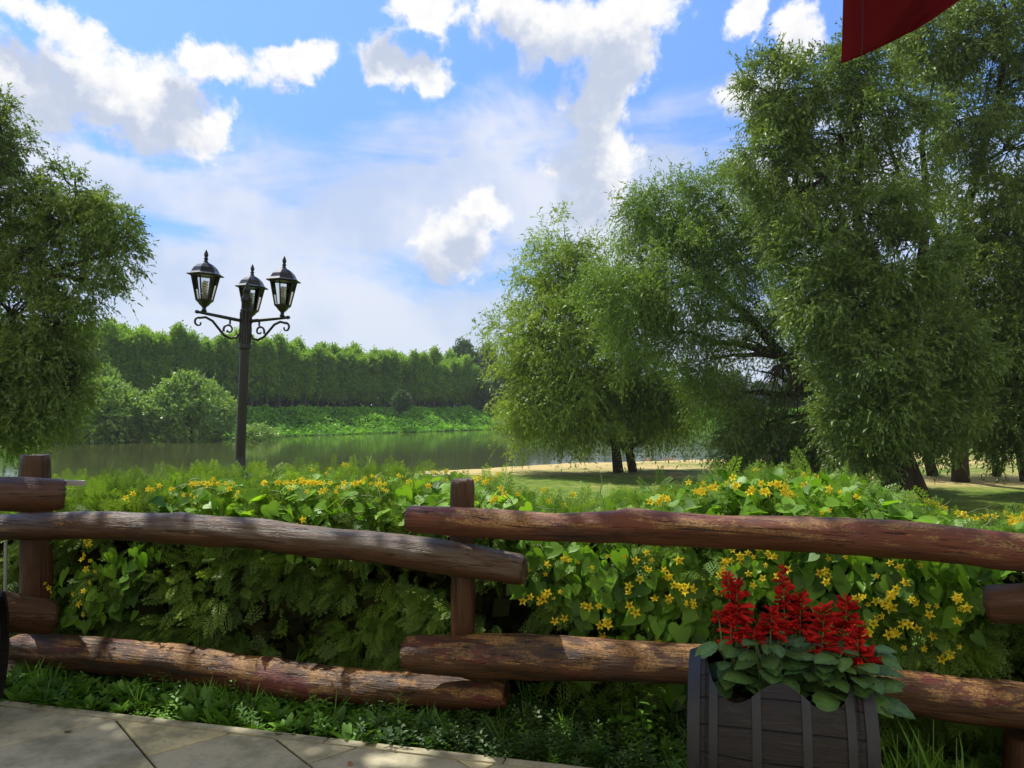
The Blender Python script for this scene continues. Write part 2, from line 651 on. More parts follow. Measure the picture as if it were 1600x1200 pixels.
def curve_pts(a, b, sag, n=6, wig=0.0):
    a, b = Vector(a), Vector(b)
    L = (b - a).length
    out = []
    for i in range(n + 1):
        t = i / n
        p = a.lerp(b, t)
        p.z += sag * 4 * t * (1 - t)
        if 0 < i < n:
            p += Vector([random.uniform(-1, 1) * wig * L for _ in range(3)])
        out.append(p)
    return out


def make_tree(name, label, cat, group, base, trunks, lobes, mat_leaf, bark, lsize=0.3, lwid=0.22, twL=1.1, droop=0.5,
              M=10, clump=0.9, dens=1.0, shell=0.55, twigs_bare=None, hang=0.0, fill=0.25):
    """base: foot of the tree; trunks: list of (points, radii); lobes: (centre Vector, (rx, ry, rz), number of clumps, twigs per clump)"""
    t = empty(name, base)
    tag(t, label, cat, group)
    B = Vector(base)
    wood = MB()
    tops = []
    for pts, rads in trunks:
        wood.tube([Vector(p) - B for p in pts], rads, 12, sm=True)
        for p, r in list(zip(pts, rads))[len(pts) // 3:]:
            tops.append((Vector(p), r))
    parts = []
    for li, (c, R, K, tw) in enumerate(lobes):
        c = Vector(c)
        # limb from the nearest lower trunk point
        low = [q for q in tops if q[0].z < c.z + R[2] * 0.3] or tops
        q = min(low, key=lambda q: (q[0] - c).length)
        limb = curve_pts(q[0], c, 0.06 * (c - q[0]).length, 6, 0.03)
        r0 = min(q[1] * 0.8, 0.07 + 0.034 * (c - q[0]).length)
        wood.tube([p - B for p in limb], np.linspace(r0, 0.05, len(limb)).tolist(), 8)
        Rv = np.array(R)
        u = rv(K)
        rad = shell + (1.0 - shell) * RNG.random(K) ** 0.6
        inner = RNG.random(K) < fill
        rad = np.where(inner, RNG.random(K) ** 0.5 * shell, rad)
        rad = rad * (1 + 0.16 * wob(u[:, 0] * 3 + li, u[:, 2] * 3 + u[:, 1] * 2, 1.3, li))
        CC = np.array(c) + u * rad[:, None] * Rv
        CC[:, 2] -= hang * np.maximum(0, np.hypot(u[:, 0], u[:, 1]) - 0.5) * RNG.random(K) * Rv[2]
        for k in range(0, K, 4):
            e = Vector(CC[k])
            wood.tube([p - B for p in curve_pts(limb[random.choice((-1, -2, -2, -3))], e, 0.05 * (e - c).length, 4, 0.05)],
                      np.linspace(0.055, 0.012, 5).tolist(), 5, caps=False)
        n = int(tw * dens)
        cs = clump * (0.6 + 0.8 * RNG.random(K))
        S = np.repeat(CC, n, 0) + RNG.normal(size=(K * n, 3)) * np.repeat(cs, n)[:, None] * np.array([0.5, 0.5, 0.42])
        out = np.repeat(u, n, 0)
        D = norm(out * 0.8 + RNG.normal(size=(K * n, 3)) * 0.6 + np.array([0, 0, 0.25]))
        L = twL * (0.5 + RNG.random(K * n))
        dr = droop * (0.4 + 1.2 * RNG.random(K * n)) * (1 - 0.6 * np.clip(out[:, 2], 0, 1))
        v, f, r = leaves_along(S, D, L, dr, M, lsize, lwid)
        v -= np.array(B)
        tone = np.repeat(np.repeat(RNG.random(K) * 0.5, n), M * 4)
        parts.append((v, f, np.clip(r * 0.5 + tone, 0, 1)))
    if twigs_bare:
        for (c, n, L) in twigs_bare:
            c = Vector(c) - B
            for k in range(n):
                a = random.uniform(0, 6.28)
                e = c + Vector((math.cos(a) * L * random.uniform(.2, .7), math.sin(a) * L * .4, -L * random.uniform(.35, 1)))
                wood.tube(curve_pts(c, e, 0.22 * L, 5, 0.03), np.linspace(0.05, 0.012, 6).tolist(), 4, caps=False)
    wood.build('trunk', bark, t)
    V, Fq, R_ = joinN(parts)
    np_obj('crown', V, Fq, mat_leaf, t, rnd=R_)
    return t


def lob(px, py, Y, rx, rz, ry, K, tw, dY=0.0):
    """lobe seen at photo pixel px,py with pixel radii rx,rz at depth Y+dY; ry metres deep"""
    D = Y + dY
    return (at(px, py, D), (rx / F * D, ry, rz / F * D), K, tw)


def gz(x, y):
    return float(ground_z(np.array([float(x)]), np.array([float(y)]))[0])


def foot(px, Y):
    x = (px - 800) / F * Y
    return Vector((x, Y, gz(x, Y)))


# --- round willow with two trunks by the beach
Y = 62
b = foot(966, Y)
tr = [([b, at(962, 700, Y), at(948, 640, Y), at(930, 560, Y), at(905, 470, Y), at(893, 400, Y)], [.44, .36, .33, .27, .18, .08]),
      ([b + Vector((1.2, .1, 0)), at(983, 705, Y), at(984, 650, Y), at(995, 590, Y), at(1010, 540, Y)], [.38, .33, .3, .22, .1])]
L = [lob(888, 400, Y, 52, 62, 2.6, 40, 26), lob(855, 455, Y, 55, 50, 3, 40, 26), lob(930, 440, Y, 55, 60, 3.2, 46, 26),
     lob(820, 540, Y, 62, 55, 3.5, 60, 26, 1), lob(880, 530, Y, 75, 65, 4.2, 70, 26, -2), lob(960, 520, Y, 75, 70, 4.5, 70, 26),
     lob(835, 610, Y, 50, 62, 3.2, 56, 26, -1.5), lob(825, 655, Y, 26, 48, 1.6, 26, 24, -1), lob(905, 625, Y, 68, 56, 3.6, 68, 26, -3), lob(985, 605, Y, 78, 60, 4.2, 74, 26),
     lob(1035, 625, Y, 50, 52, 3.2, 52, 26, 1), lob(980, 655, Y, 62, 30, 4, 44, 24), lob(885, 672, Y, 44, 26, 2.2, 22, 24, -1), lob(1045, 662, Y, 36, 24, 2.2, 20, 24)]
make_tree('willow_tree', 'round drooping willow on two dark trunks standing alone between river and beach', 'tree',
          'willows on the river meadow', b, tr, L, mt_willow, mt_bark, lsize=0.27, lwid=0.3, twL=1.25, droop=0.9, M=10, clump=0.95, hang=0.2, shell=0.62)

# --- leaning willow joining the big mass from the left
Y = 52
b = foot(1345, Y)
tr = [([b, at(1320, 690, Y), at(1270, 620, Y), at(1225, 560, Y), at(1175, 500, Y), at(1120, 450, Y), at(1075, 400, Y)], [.62, .5, .42, .36, .28, .18, .08]),
      ([at(1240, 580, Y), at(1255, 500, Y), at(1235, 420, Y), at(1200, 350, Y), at(1170, 300, Y)], [.35, .28, .22, .15, .07])]
L = [lob(1010, 340, Y, 42, 46, 2, 34, 26), lob(1055, 345, Y, 60, 55, 3, 48, 26), lob(1120, 330, Y, 62, 60, 3, 56, 26), lob(960, 430, Y, 42, 40, 2, 26, 26),
     lob(990, 460, Y, 62, 60, 3, 60, 26, -1), lob(1070, 430, Y, 75, 65, 4, 66, 26, -2), lob(1150, 410, Y, 70, 62, 4, 60, 26),
     lob(1000, 525, Y, 50, 45, 2.5, 34, 24), lob(1075, 510, Y, 60, 45, 3, 36, 24), lob(1210, 360, Y, 60, 70, 3.5, 56, 26), 
     lob(1105, 560, Y, 36, 50, 2.4, 26, 22), lob(1215, 480, Y, 60, 50, 3.5, 40, 24, 1), lob(1270, 540, Y, 60, 60, 3.5, 50, 26),
     lob(1160, 530, Y, 60, 36, 2.4, 12, 16), lob(1105, 625, Y, 30, 36, 2, 18, 22), lob(1190, 580, Y, 40, 34, 2.2, 7, 12)]
make_tree('willow_tree', 'willow leaning left over the river, sky showing between its dark bare limbs', 'tree',
          'willows on the river meadow', b, tr, L, mt_willow, mt_bark, lsize=0.235, lwid=0.3, twL=1.15, droop=0.8, M=10, clump=0.85, hang=0.15, shell=0.62,
          twigs_bare=[(at(1225, 575, Y - 3), 38, 3.2), (at(1250, 600, Y - 2), 22, 2.6)])

# --- low bushy willow in front of its foot
Y = 50
b = foot(1215, Y)
tr = [([b, at(1213, 720, Y), at(1205, 690, Y), at(1200, 660, Y)], [.25, .2, .14, .07])]
L = [lob(1150, 640, Y, 26, 42, 1.6, 26, 24), lob(1150, 700, Y, 40, 40, 2, 40, 26), lob(1200, 680, Y, 50, 50, 2.4, 50, 26), lob(1250, 690, Y, 50, 52, 2.6, 50, 26),
     lob(1300, 650, Y, 45, 60, 2.6, 44, 26), lob(1300, 705, Y, 45, 38, 2, 34, 24)]
make_tree('willow_bush', 'low pale-leaved willow bush filling the space below the leaning willow', 'bush', None, b, tr, L,
          mt_willow_grey, mt_bark, lsize=0.22, lwid=0.3, twL=0.9, droop=0.7, M=10, clump=0.75)

# --- tall main willow with the thick forked trunk
Y = 41
b = foot(1418, Y)
tr = [([b + Vector((-.35, 0, 0)), at(1412, 720, Y), at(1400, 640, Y), at(1380, 540, Y), at(1350, 440, Y), at(1340, 340, Y), at(1345, 230, Y), at(1330, 150, Y)], [.68, .52, .48, .4, .32, .25, .17, .07]),
      ([b + Vector((.7, -.5, 0)), at(1428, 740, Y), at(1412, 700, Y), at(1405, 650, Y)], [.42, .34, .32, .28]),
      ([at(1390, 590, Y), at(1430, 480, Y), at(1445, 370, Y), at(1415, 300, Y), at(1390, 230, Y)], [.4, .3, .24, .16, .08]),
      ([at(1340, 400, Y), at(1290, 280, Y), at(1240, 230, Y), at(1200, 190, Y)], [.24, .16, .1, .05]),
      ([b + Vector((-.9, .4, 0)), at(1385, 740, Y + .5), at(1370, 700, Y + .5), at(1350, 650, Y + .5)], [.34, .28, .25, .2])]
L = [lob(1215, 150, Y, 55, 60, 2.2, 36, 26), lob(1195, 240, Y, 55, 50, 2.2, 33, 26), lob(1270, 140, Y, 55, 60, 2.6, 36, 26), lob(1310, 210, Y, 62, 60, 3, 38, 24),
     lob(1250, 300, Y, 70, 70, 3, 50, 26), lob(1340, 120, Y, 50, 62, 2.5, 31, 26), lob(1390, 170, Y, 60, 60, 3, 36, 24), lob(1350, 330, Y, 75, 70, 3.5, 43, 24, -1.5),
     lob(1260, 400, Y, 62, 60, 3, 43, 26, -1), lob(1420, 280, Y, 60, 60, 3, 28, 22), lob(1300, 470, Y, 72, 64, 3.4, 70, 26, -1.5), lob(1400, 430, Y, 75, 72, 3.5, 76, 26, -2),
     lob(1350, 560, Y, 80, 60, 3.5, 84, 26, -2), lob(1440, 540, Y, 75, 66, 3.5, 80, 26, -1.5), lob(1360, 640, Y, 75, 50, 3.2, 70, 26, -2), lob(1450, 640, Y, 75, 48, 3.2, 66, 26, -1),
     lob(1345, 700, Y, 48, 32, 2.2, 34, 24, -1), lob(1470, 690, Y, 50, 20, 2, 12, 20)]
make_tree('willow_tree', 'tallest willow in view with a thick forked trunk rising behind the yellow flowers', 'tree',
          'willows on the river meadow', b, tr, L, mt_willow_grey, mt_bark, lsize=0.21, lwid=0.34, twL=0.80, droop=0.35, M=11, clump=0.62, hang=0.1, shell=0.66, dens=1.2)

# --- big willow at the right edge
Y = 45
b = foot(1501, 54)
tr = [([b, at(1499, 690, 53), at(1490, 600, 51), at(1480, 480, 49), at(1500, 360, 48), at(1530, 260, 47), at(1560, 150, 46), at(1575, 60, 45)], [.6, .46, .4, .36, .3, .24, .16, .1]),
      ([at(1490, 430, 48), at(1450, 330, 47), at(1440, 220, 46), at(1460, 120, 45)], [.3, .22, .15, .07])]
L = [lob(1480, 60, Y, 62, 66, 3, 52, 24), lob(1550, 60, Y, 70, 75, 3.4, 62, 24), lob(1630, 100, Y, 75, 90, 4, 72, 26), lob(1430, 60, Y, 40, 45, 2.4, 21, 22),
     lob(1500, 190, Y, 62, 66, 3, 44, 22), lob(1590, 230, Y, 66, 75, 3.6, 44, 22), lob(1540, 330, Y, 70, 60, 3.5, 58, 24), lob(1630, 340, Y, 66, 70, 3.5, 62, 26),
     lob(1500, 420, Y, 62, 60, 3.2, 56, 24), lob(1580, 450, Y, 75, 70, 3.6, 80, 26), lob(1530, 540, Y, 75, 66, 3.6, 80, 26), lob(1620, 560, Y, 70, 70, 3.6, 76, 26),
     lob(1540, 640, Y, 70, 48, 3.2, 62, 26), lob(1620, 660, Y, 60, 55, 3.2, 50, 26), lob(1580, 700, Y, 46, 26, 2.2, 18, 22), lob(1660, 480, Y, 60, 120, 3.6, 60, 26),
     lob(1560, -60, Y, 100, 70, 4, 52, 24)]
make_tree('willow_tree', 'huge willow at the right edge whose crown runs past the top of the picture', 'tree',
          'willows on the river meadow', b, tr, L, mt_willow_grey, mt_bark, lsize=0.22, lwid=0.34, twL=0.80, droop=0.35, M=11, clump=0.66, hang=0.1, shell=0.66, dens=1.15)

# --- slimmer willows behind, their trunks seen against the pale sand
for (px, YY, pts, r, lobes_, lab) in (
        (1458, 58, [(1450, 715), (1437, 680), (1425, 620), (1420, 540)], .42,
         [(1420, 560, 60, 60), (1470, 620, 60, 45), (1400, 640, 50, 40), (1440, 480, 60, 60)],
         'slim willow trunk leaning left just behind the forked trunk'),
        (1557, 58, [(1556, 720), (1550, 680), (1545, 620), (1550, 540)], .30,
         [(1550, 560, 66, 60), (1590, 640, 60, 40), (1520, 650, 50, 36)],
         'thin straight willow trunk between the right edge and the upright dark trunk'),
        (1604, 54, [(1596, 715), (1585, 670), (1570, 600), (1575, 520)], .40,
         [(1580, 560, 66, 66), (1640, 620, 60, 60), (1620, 480, 60, 70)],
         'willow trunk leaning in at the very right edge of the lawn')):
    b = foot(px, YY)
    tr = [([b] + [at(x, y, YY) for x, y in pts], np.linspace(r, r * .35, len(pts) + 1).tolist())]
    L = [lob(x, y, YY, rx, rz, 3, 34, 20) for x, y, rx, rz in lobes_]
    make_tree('willow_tree', lab, 'tree', 'willows on the river meadow', b, tr, L, mt_willow_grey, mt_bark, lsize=0.27, lwid=0.3,
              twL=1.1, droop=0.8, M=9, clump=1.0)

# --- big willow at the left edge
Y = 30
b = Vector((-27, 30, gz(-27, 30)))
tr = [([b, at(-170, 640, Y), at(-110, 560, Y), at(-40, 480, Y), at(30, 400, Y), at(90, 350, Y), at(140, 300, Y)], [.6, .5, .42, .32, .2, .1, .04]),
      ([at(-90, 540, Y), at(-60, 400, Y), at(-30, 280, Y), at(-10, 200, Y)], [.38, .26, .15, .05]),
      ([at(-60, 520, Y), at(20, 520, Y), at(90, 540, Y), at(130, 580, Y)], [.3, .2, .12, .05]),
      ([at(-10, 440, Y), at(60, 430, Y), at(120, 410, Y), at(170, 400, Y)], [.2, .14, .08, .03])]
L = [lob(-30, 240, Y, 50, 80, 1.8, 46, 26), lob(0, 190, Y, 22, 36, .8, 18, 24), lob(10, 225, Y, 22, 38, .8, 14, 20), lob(40, 310, Y, 50, 50, 1.6, 46, 26), lob(-20, 370, Y, 70, 70, 2.2, 66, 26),
     lob(115, 300, Y, 36, 32, 1.1, 22, 24), lob(120, 345, Y, 52, 44, 1.4, 40, 26), lob(168, 345, Y, 38, 32, 1.1, 24, 24), lob(176, 395, Y, 36, 36, 1.1, 22, 22),
     lob(60, 410, Y, 62, 50, 1.8, 44, 24), lob(130, 440, Y, 58, 42, 1.4, 28, 20), lob(20, 490, Y, 75, 52, 2, 62, 26), lob(100, 500, Y, 55, 30, 1.4, 22, 22),
     lob(75, 555, Y, 66, 42, 1.8, 60, 26), lob(10, 580, Y, 80, 55, 2.2, 84, 28), lob(88, 610, Y, 42, 44, 1.5, 40, 26), lob(50, 640, Y, 58, 38, 1.8, 54, 26),
     lob(-10, 660, Y, 66, 46, 2, 60, 26), lob(-100, 420, Y, 70, 120, 2.5, 60, 26), lob(-100, 600, Y, 70, 80, 2.5, 50, 26), lob(85, 660, Y, 36, 22, 1, 14, 24)]
make_tree('willow_tree', 'dark green willow at the left edge hanging down to the water', 'tree',
          'willows on the river meadow', b, tr, L, mt_willow_grey, mt_bark, lsize=0.14, lwid=0.36, twL=0.52, droop=0.24, M=12, clump=0.42, hang=0.1, shell=0.68, dens=.82, fill=.15)

# ================================================================== the far bank
def shore_pt(s_, d):
    """point at arc position s_ (index into SH) and distance d behind the far shore"""
    i = int(np.clip(s_, 0, len(SH) - 2))
    f = s_ - i
    p = SH[i] * (1 - f) + SH[i + 1] * f
    q = p + SN[i] * d
    return q


def bank_z(x, y, d):
    return float(far_bank_z(np.array([d + 0.7 * float(wob(x, y, 0.2, 5))]))[0])


# index range of the shore that the photo can see
def px_of(q):
    return 800 + q[0] / max(q[1], 1) * F


vis = [i for i in range(len(SH)) if SH[i][1] > 60 and -160 < px_of(SH[i]) < 1500]
i0, i1 = vis[0], vis[-1]

# leafy creepers and nettles all over the slope
BLOB = np.array([(0, 0, 0), (.5, .45, .1), (0, 1, 0), (-.5, .45, .1)], float)
n = 60000
ss = i0 + (i1 - i0) * RNG.random(n)
ii = np.clip(ss.astype(int), 0, len(SH) - 2)
ff = (ss - ii)[:, None]
P0 = SH[ii] * (1 - ff) + SH[ii + 1] * ff
dd = -0.8 + 17 * RNG.random(n) ** 1.1
Q = P0 + SN[ii] * dd[:, None]
hump = np.clip(wob(Q[:, 0], Q[:, 1], 0.55, 2) * 0.5 + wob(Q[:, 0], Q[:, 1], 0.21, 9) * 0.45, -0.6, 1.3)
zz = far_bank_z(dd + 0.7 * wob(Q[:, 0], Q[:, 1], 0.2, 5)) + (0.15 + 0.8 * np.maximum(hump, 0) + 0.25) * RNG.random(n) ** 0.5
pos = np.stack([Q[:, 0], Q[:, 1], zz], 1)
X, Y_, Z = frame_from(rv(n) + np.array([0, 0, -.2]), rv(n) * 0.7 + np.array([-.1, -.4, 1.0]))
v, f, r = scatter(BLOB, LEAFQ_F, pos, X, Y_, Z, 0.40 + 0.45 * RNG.random(n), rnd=np.clip(RNG.random(n) * 0.6 + 0.3 * hump, 0, 1))
o = np_obj('bank_undergrowth', v, f, mt_under, rnd=r)
tag(o, 'bright green creepers and nettles covering the slope of the far river bank', 'undergrowth', kind='stuff')


def crown_mesh(name, H, z0, R, nclump, tw, lsize, mat_leaf, twL=0.9, M=7, clump=0.7, shape='poplar'):
    parts = []
    t = RNG.random(nclump) ** 0.85
    zc = z0 + (H - z0) * t
    if shape == 'poplar':
        rr = R * np.sqrt(np.clip(np.sin(np.pi * np.clip(0.18 + 0.80 * t, 0, 1)), 0.02, 1)) * (0.45 + 0.55 * RNG.random(nclump))
    else:
        rr = R * np.sqrt(np.clip(1 - (2 * t - 0.9) ** 2, 0.05, 1)) * (0.45 + 0.6 * RNG.random(nclump))
    a = RNG.random(nclump) * 2 * np.pi
    CC = np.stack([rr * np.cos(a), rr * np.sin(a), zc], 1)
    u = norm(CC - np.array([0, 0, z0 + (H - z0) * 0.4]))
    S = np.repeat(CC, tw, 0) + RNG.normal(size=(nclump * tw, 3)) * clump * 0.5
    D = norm(np.repeat(u, tw, 0) + RNG.normal(size=(nclump * tw, 3)) * 0.6 + np.array([0, 0, 0.4]))
    L = twL * (0.5 + RNG.random(nclump * tw))
    v, f, r = leaves_along(S, D, L, 0.2 * L, M, lsize, 0.62, down=0.1)
    tone = np.repeat(np.repeat(RNG.random(nclump) * 0.5, tw), M * 4)
    me = np_mesh(name, v, f, mat_leaf, rnd=np.clip(r * 0.5 + tone, 0, 1))
    w = MB()
    pts = [Vector((0, 0, -0.5)), Vector((random.uniform(-.1, .1), 0, H * .3)), Vector((random.uniform(-.3, .3), 0, H * .6)), Vector((0, 0, H * .93))]
    w.tube(pts, [R * .075 + .06, R * .06 + .05, R * .045 + .03, .03], 7)
    for k in range(14):
        h = z0 * 0.9 + (H - z0) * 0.8 * k / 14
        aa = random.uniform(0, 6.28)
        e = Vector((math.cos(aa) * R * .8, math.sin(aa) * R * .8, h + R * .9))
        w.tube(curve_pts(Vector((0, 0, h)), e, -0.1, 3, 0.02), [.06, .05, .035, .012], 4, caps=False)
    return me, w


def keep_wood(w, material):
    me = bpy.data.meshes.new('trunk')
    me.from_pydata(w.v, [], w.f)
    me.polygons.foreach_set('use_smooth', np.array(w.s, dtype=bool))
    me.materials.append(material)
    return me


def plant_tree(name, meshes, loc, rz, sc, label, cat, group):
    t = empty(name, loc, (0, 0, rz))
    t.scale = sc
    tag(t, label, cat, group)
    link(bpy.data.objects.new('crown', meshes[0]), t)
    link(bpy.data.objects.new('trunk', meshes[1]), t)
    return t


# --- planted poplars in rows behind the bank
kinds = []
for k in range(4):
    cm_, w_ = crown_mesh('crown', 14.9 + 0.6 * k, 3.9, 2.1, 175, 9, 0.42, mt_poplar, M=6, clump=0.95, twL=1.0)
    kinds.append((cm_, keep_wood(w_, mt_pale_bark)))
cnt = 0
# rows parallel to the shore
acc = np.concatenate([[0], np.cumsum(np.linalg.norm(np.diff(SH, axis=0), axis=1))])


def at_arc(s_, d):
    i = int(np.clip(np.searchsorted(acc, s_) - 1, 0, len(SH) - 2))
    f_ = (s_ - acc[i]) / (acc[i + 1] - acc[i])
    return SH[i] * (1 - f_) + SH[i + 1] * f_ + SN[i] * d


aA = acc[[i for i in range(len(SH)) if px_of(SH[i]) > -40 and SH[i][1] > 60][0]]
aB = acc[[i for i in range(len(SH)) if px_of(SH[i]) > 790 and SH[i][1] > 60][0]]
for row in range(6):
    s_ = aA - 10 + (row % 2) * 1.8
    while s_ < aB + 2:
        q = at_arc(s_, 19 + row * 4.2)
        px = px_of(q)
        if -60 < px < 800:
            x, y = q[0] + random.uniform(-.5, .5), q[1] + random.uniform(-.5, .5)
            sc = random.uniform(.88, 1.09) * (1.0 if row < 2 else 1.03)
            t = plant_tree('poplar_tree', kinds[random.randrange(4)], (x, y, 1.5), random.uniform(0, 6.28), (1.0, 1.0, sc),
                           'slim poplar of the front row on the far bank, pale trunk bare below its crown' if row == 0 else
                           'slim poplar standing behind the front row in the dense wood on the far bank', 'tree', 'poplars planted in rows on the far bank')
            cnt += 1
        s_ += 4.0 if row < 3 else 4.4

# --- trees closing the wood at its right end
dk = []
for k in range(3):
    cm_, w_ = crown_mesh('crown', 14 + k, 0.8, 4.4, 260, 10, 0.55, mt_dark_tree, M=6, clump=1.3, twL=1.3, shape='round')
    dk.append((cm_, keep_wood(w_, mt_bark)))
pk = []
for k in range(2):
    cm_, w_ = crown_mesh('crown', 22, 3, 5.5, 300, 10, 0.7, mt_distant, M=6, clump=1.6, twL=1.6, shape='round')
    pk.append((cm_, keep_wood(w_, mt_bark)))


def far_tree(px, top, Yd, meshes, H0, lab, name='tree', wide=1.0, zb=1.4, cat='tree', group=None):
    x = (px - 800) / F * Yd
    H = EYE + (640 - top) / F * Yd - zb
    s_ = H / H0
    return plant_tree(name, meshes, (x, Yd, zb), random.uniform(0, 6.28), (s_ * wide, s_ * wide, s_), lab, cat, group)


far_tree(725, 541, 285, pk[0], 22, 'pale olive tree showing its round top above the right end of the poplar wood', 'broadleaf_tree')
far_tree(762, 546, 300, pk[1], 22, 'pale olive treetop half hidden behind the left side of the round willow', 'broadleaf_tree', .9)
far_tree(757, 600, 246, dk[0], 14, 'dark round tree at the foot of the pale treetops beside the round willow', 'broadleaf_tree', 1.1)
far_tree(783, 585, 252, dk[1], 15, 'dark tree partly hidden by the hanging left branches of the round willow', 'broadleaf_tree', 1.0)
far_tree(628, 612, 205, dk[2], 16, 'small dark rounded tree standing alone before the poplar trunks', 'broadleaf_tree', 1.5, zb=1.0)
for k, px in enumerate(range(815, 1640, 33)):
    far_tree(px + random.uniform(-8, 8), random.uniform(578, 600), random.uniform(330, 375), (dk + pk)[k % 5], (14, 15, 16, 22, 22)[k % 5],
             'hazy tree in the distant treeline glimpsed through and beside the willows', 'broadleaf_tree', 1.25, group='trees of the distant shore')

# --- pale willow bushes at the water's edge
bk = []
for k in range(3):
    cm_, w_ = crown_mesh('crown', 8, 0.2, 4.6, 300, 10, 0.36, mt_willow_far, M=7, clump=0.9, twL=0.9, shape='round')
    bk.append((cm_, keep_wood(w_, mt_bark)))
for px, top, foot_y, wide, lab in (
        (168, 605, 690, 1.0, 'pale willow bush by the water half behind the left tree\'s hanging crown'),
        (120, 590, 690, 1.0, 'pale willow bush by the far water showing through the left tree'),
        (222, 628, 689, .75, 'smallest pale willow bush at the water between two bigger ones'),
        (292, 594, 688, .95, 'biggest pale willow bush at the water just left of the lamp post'),
        (328, 608, 686, .8, 'right-hand partner of the biggest pale willow bush beside the lamp post'),
        (162, 585, 672, .7, 'tall pale willow clump against the poplar trunks above the water bushes')):
    Yd = 6 * F / (foot_y - 640) * 0.985
    zb = -4.5 if foot_y > 680 else -2.5
    if zb > -4:
        Yd = 152
    far_tree(px, top, Yd, random.choice(bk), 8, lab, 'willow_bush', wide, zb=zb, cat='bush')
cm_, w_ = crown_mesh('crown', 3, 0.05, 3.4, 120, 8, 0.34, mt_willow_far, M=6, clump=0.7, twL=0.7, shape='round')
far_tree(400, 668, 150, (cm_, keep_wood(w_, mt_bark)), 3, 'low yellow-green shrub at the water just right of the lamp post', 'shrub', 1.4, zb=-4.5, cat='bush')
far_tree(800, 650, 235, (cm_, keep_wood(w_, mt_bark)), 3, 'low bright shrub on the bank at the edge of the round willow', 'shrub', 1.4, zb=-3.5, cat='bush')

# --- dense brush and young growth under and behind the poplar rows
n = 40000
ss = i0 + (i1 - i0) * RNG.random(n)
ii = np.clip(ss.astype(int), 0, len(SH) - 2)
ff = (ss - ii)[:, None]
P0 = SH[ii] * (1 - ff) + SH[ii + 1] * ff
dd = 44 + 3 * RNG.random(n)
Q = P0 + SN[ii] * dd[:, None]
pos = np.stack([Q[:, 0], Q[:, 1], 0.8 + 9 * RNG.random(n)], 1)
X, Y_, Z = frame_from(rv(n) + np.array([0, 0, -.2]), rv(n) + np.array([-.1, -.6, .4]))
v, f, r = scatter(BLOB, LEAFQ_F, pos, X, Y_, Z, 0.8 + 0.9 * RNG.random(n))
o = np_obj('woodland_undergrowth', v, f, mt_dark_tree, rnd=r)
tag(o, 'dark brush closing the view between the poplar trunks of the far bank', 'undergrowth', kind='stuff')

# ================================================================== terrace paving
EDGE_A, EDGE_B = Vector((-2.81, 4.22)), Vector((0.287, 3.44))
ed = (EDGE_B - EDGE_A).normalized()
en = Vector((-ed.y, ed.x))                          # away from the terrace (towards the fence)


def edge_y(x):
    return EDGE_A.y + (x - EDGE_A.x) * ed.y / ed.x


mt_slab, g = mat('stone_slabs')
tc = g.new('ShaderNodeTexCoord').outputs['Object']
rn = g.new('ShaderNodeAttribute', attribute_name='rnd').outputs['Fac']
n1, _ = g.noise(tc, 3.0, 6, 0.65)
n2, _ = g.noise(tc, 26, 5, 0.7)
n3, _ = g.noise(tc, 180, 3, 0.7)
c = g.mix(rn, (0.42, 0.38, 0.27), (0.58, 0.50, 0.28))
c = g.mix(g.ramp(n1, 0.40, 0.66, 0, .75), c, (0.15, 0.15, 0.10))
c = g.mix(g.ramp(n2, 0.52, 0.75, 0, .5), c, (0.13, 0.125, 0.10))
c = g.mix(g.ramp(n3, 0.58, 0.72, 0, .4), c, (0.42, 0.40, 0.33))
hgt = g.math('ADD', g.math('MULTIPLY', n3, 0.5), n2)
principled(g, c, 0.85, bump=hgt, bstr=0.55, bdist=0.006, spec=0.25)
mt_joint, g = mat('joint_soil')
tc = g.new('ShaderNodeTexCoord').outputs['Object']
n1, _ = g.noise(tc, 9, 5, 0.65)
principled(g, g.mix(n1, (0.018, 0.018, 0.008), (0.05, 0.06, 0.02)), 0.95, spec=0.1)


def clip_poly(P, p0, nrm):
    out = []
    for i in range(len(P)):
        a, b = P[i], P[(i + 1) % len(P)]
        da, db = (a - p0).dot(nrm), (b - p0).dot(nrm)
        if da <= 0:
            out.append(a)
        if da * db < 0:
            out.append(a + (b - a) * (da / (da - db)))
    return out


n_a = Vector((math.cos(math.radians(40.5)), math.sin(math.radians(40.5))))
n_b = Vector((-n_a.y, n_a.x))
Vv, Ff, Rr = [], [], []
CURB = 0.055


def add_slab(P, z, tone, bev=0.006):
    cen = sum(P, Vector((0, 0))) / len(P)
    b = len(Vv)
    k = len(P)
    for lev in range(3):
        for p in P:
            if lev == 0:
                q, zz_ = p, -0.05
            elif lev == 1:
                q, zz_ = p, z - bev * .8
            else:
                q, zz_ = p + (cen - p).normalized() * bev, z
            Vv.append((q.x, q.y, zz_))
            Rr.append(tone)
    for lev in range(2):
        for i in range(k):
            j = (i + 1) % k
            Ff.append((b + lev * k + i, b + lev * k + j, b + (lev + 1) * k + j, b + (lev + 1) * k + i))
    Ff.append(tuple(b + 2 * k + i for i in range(k)))


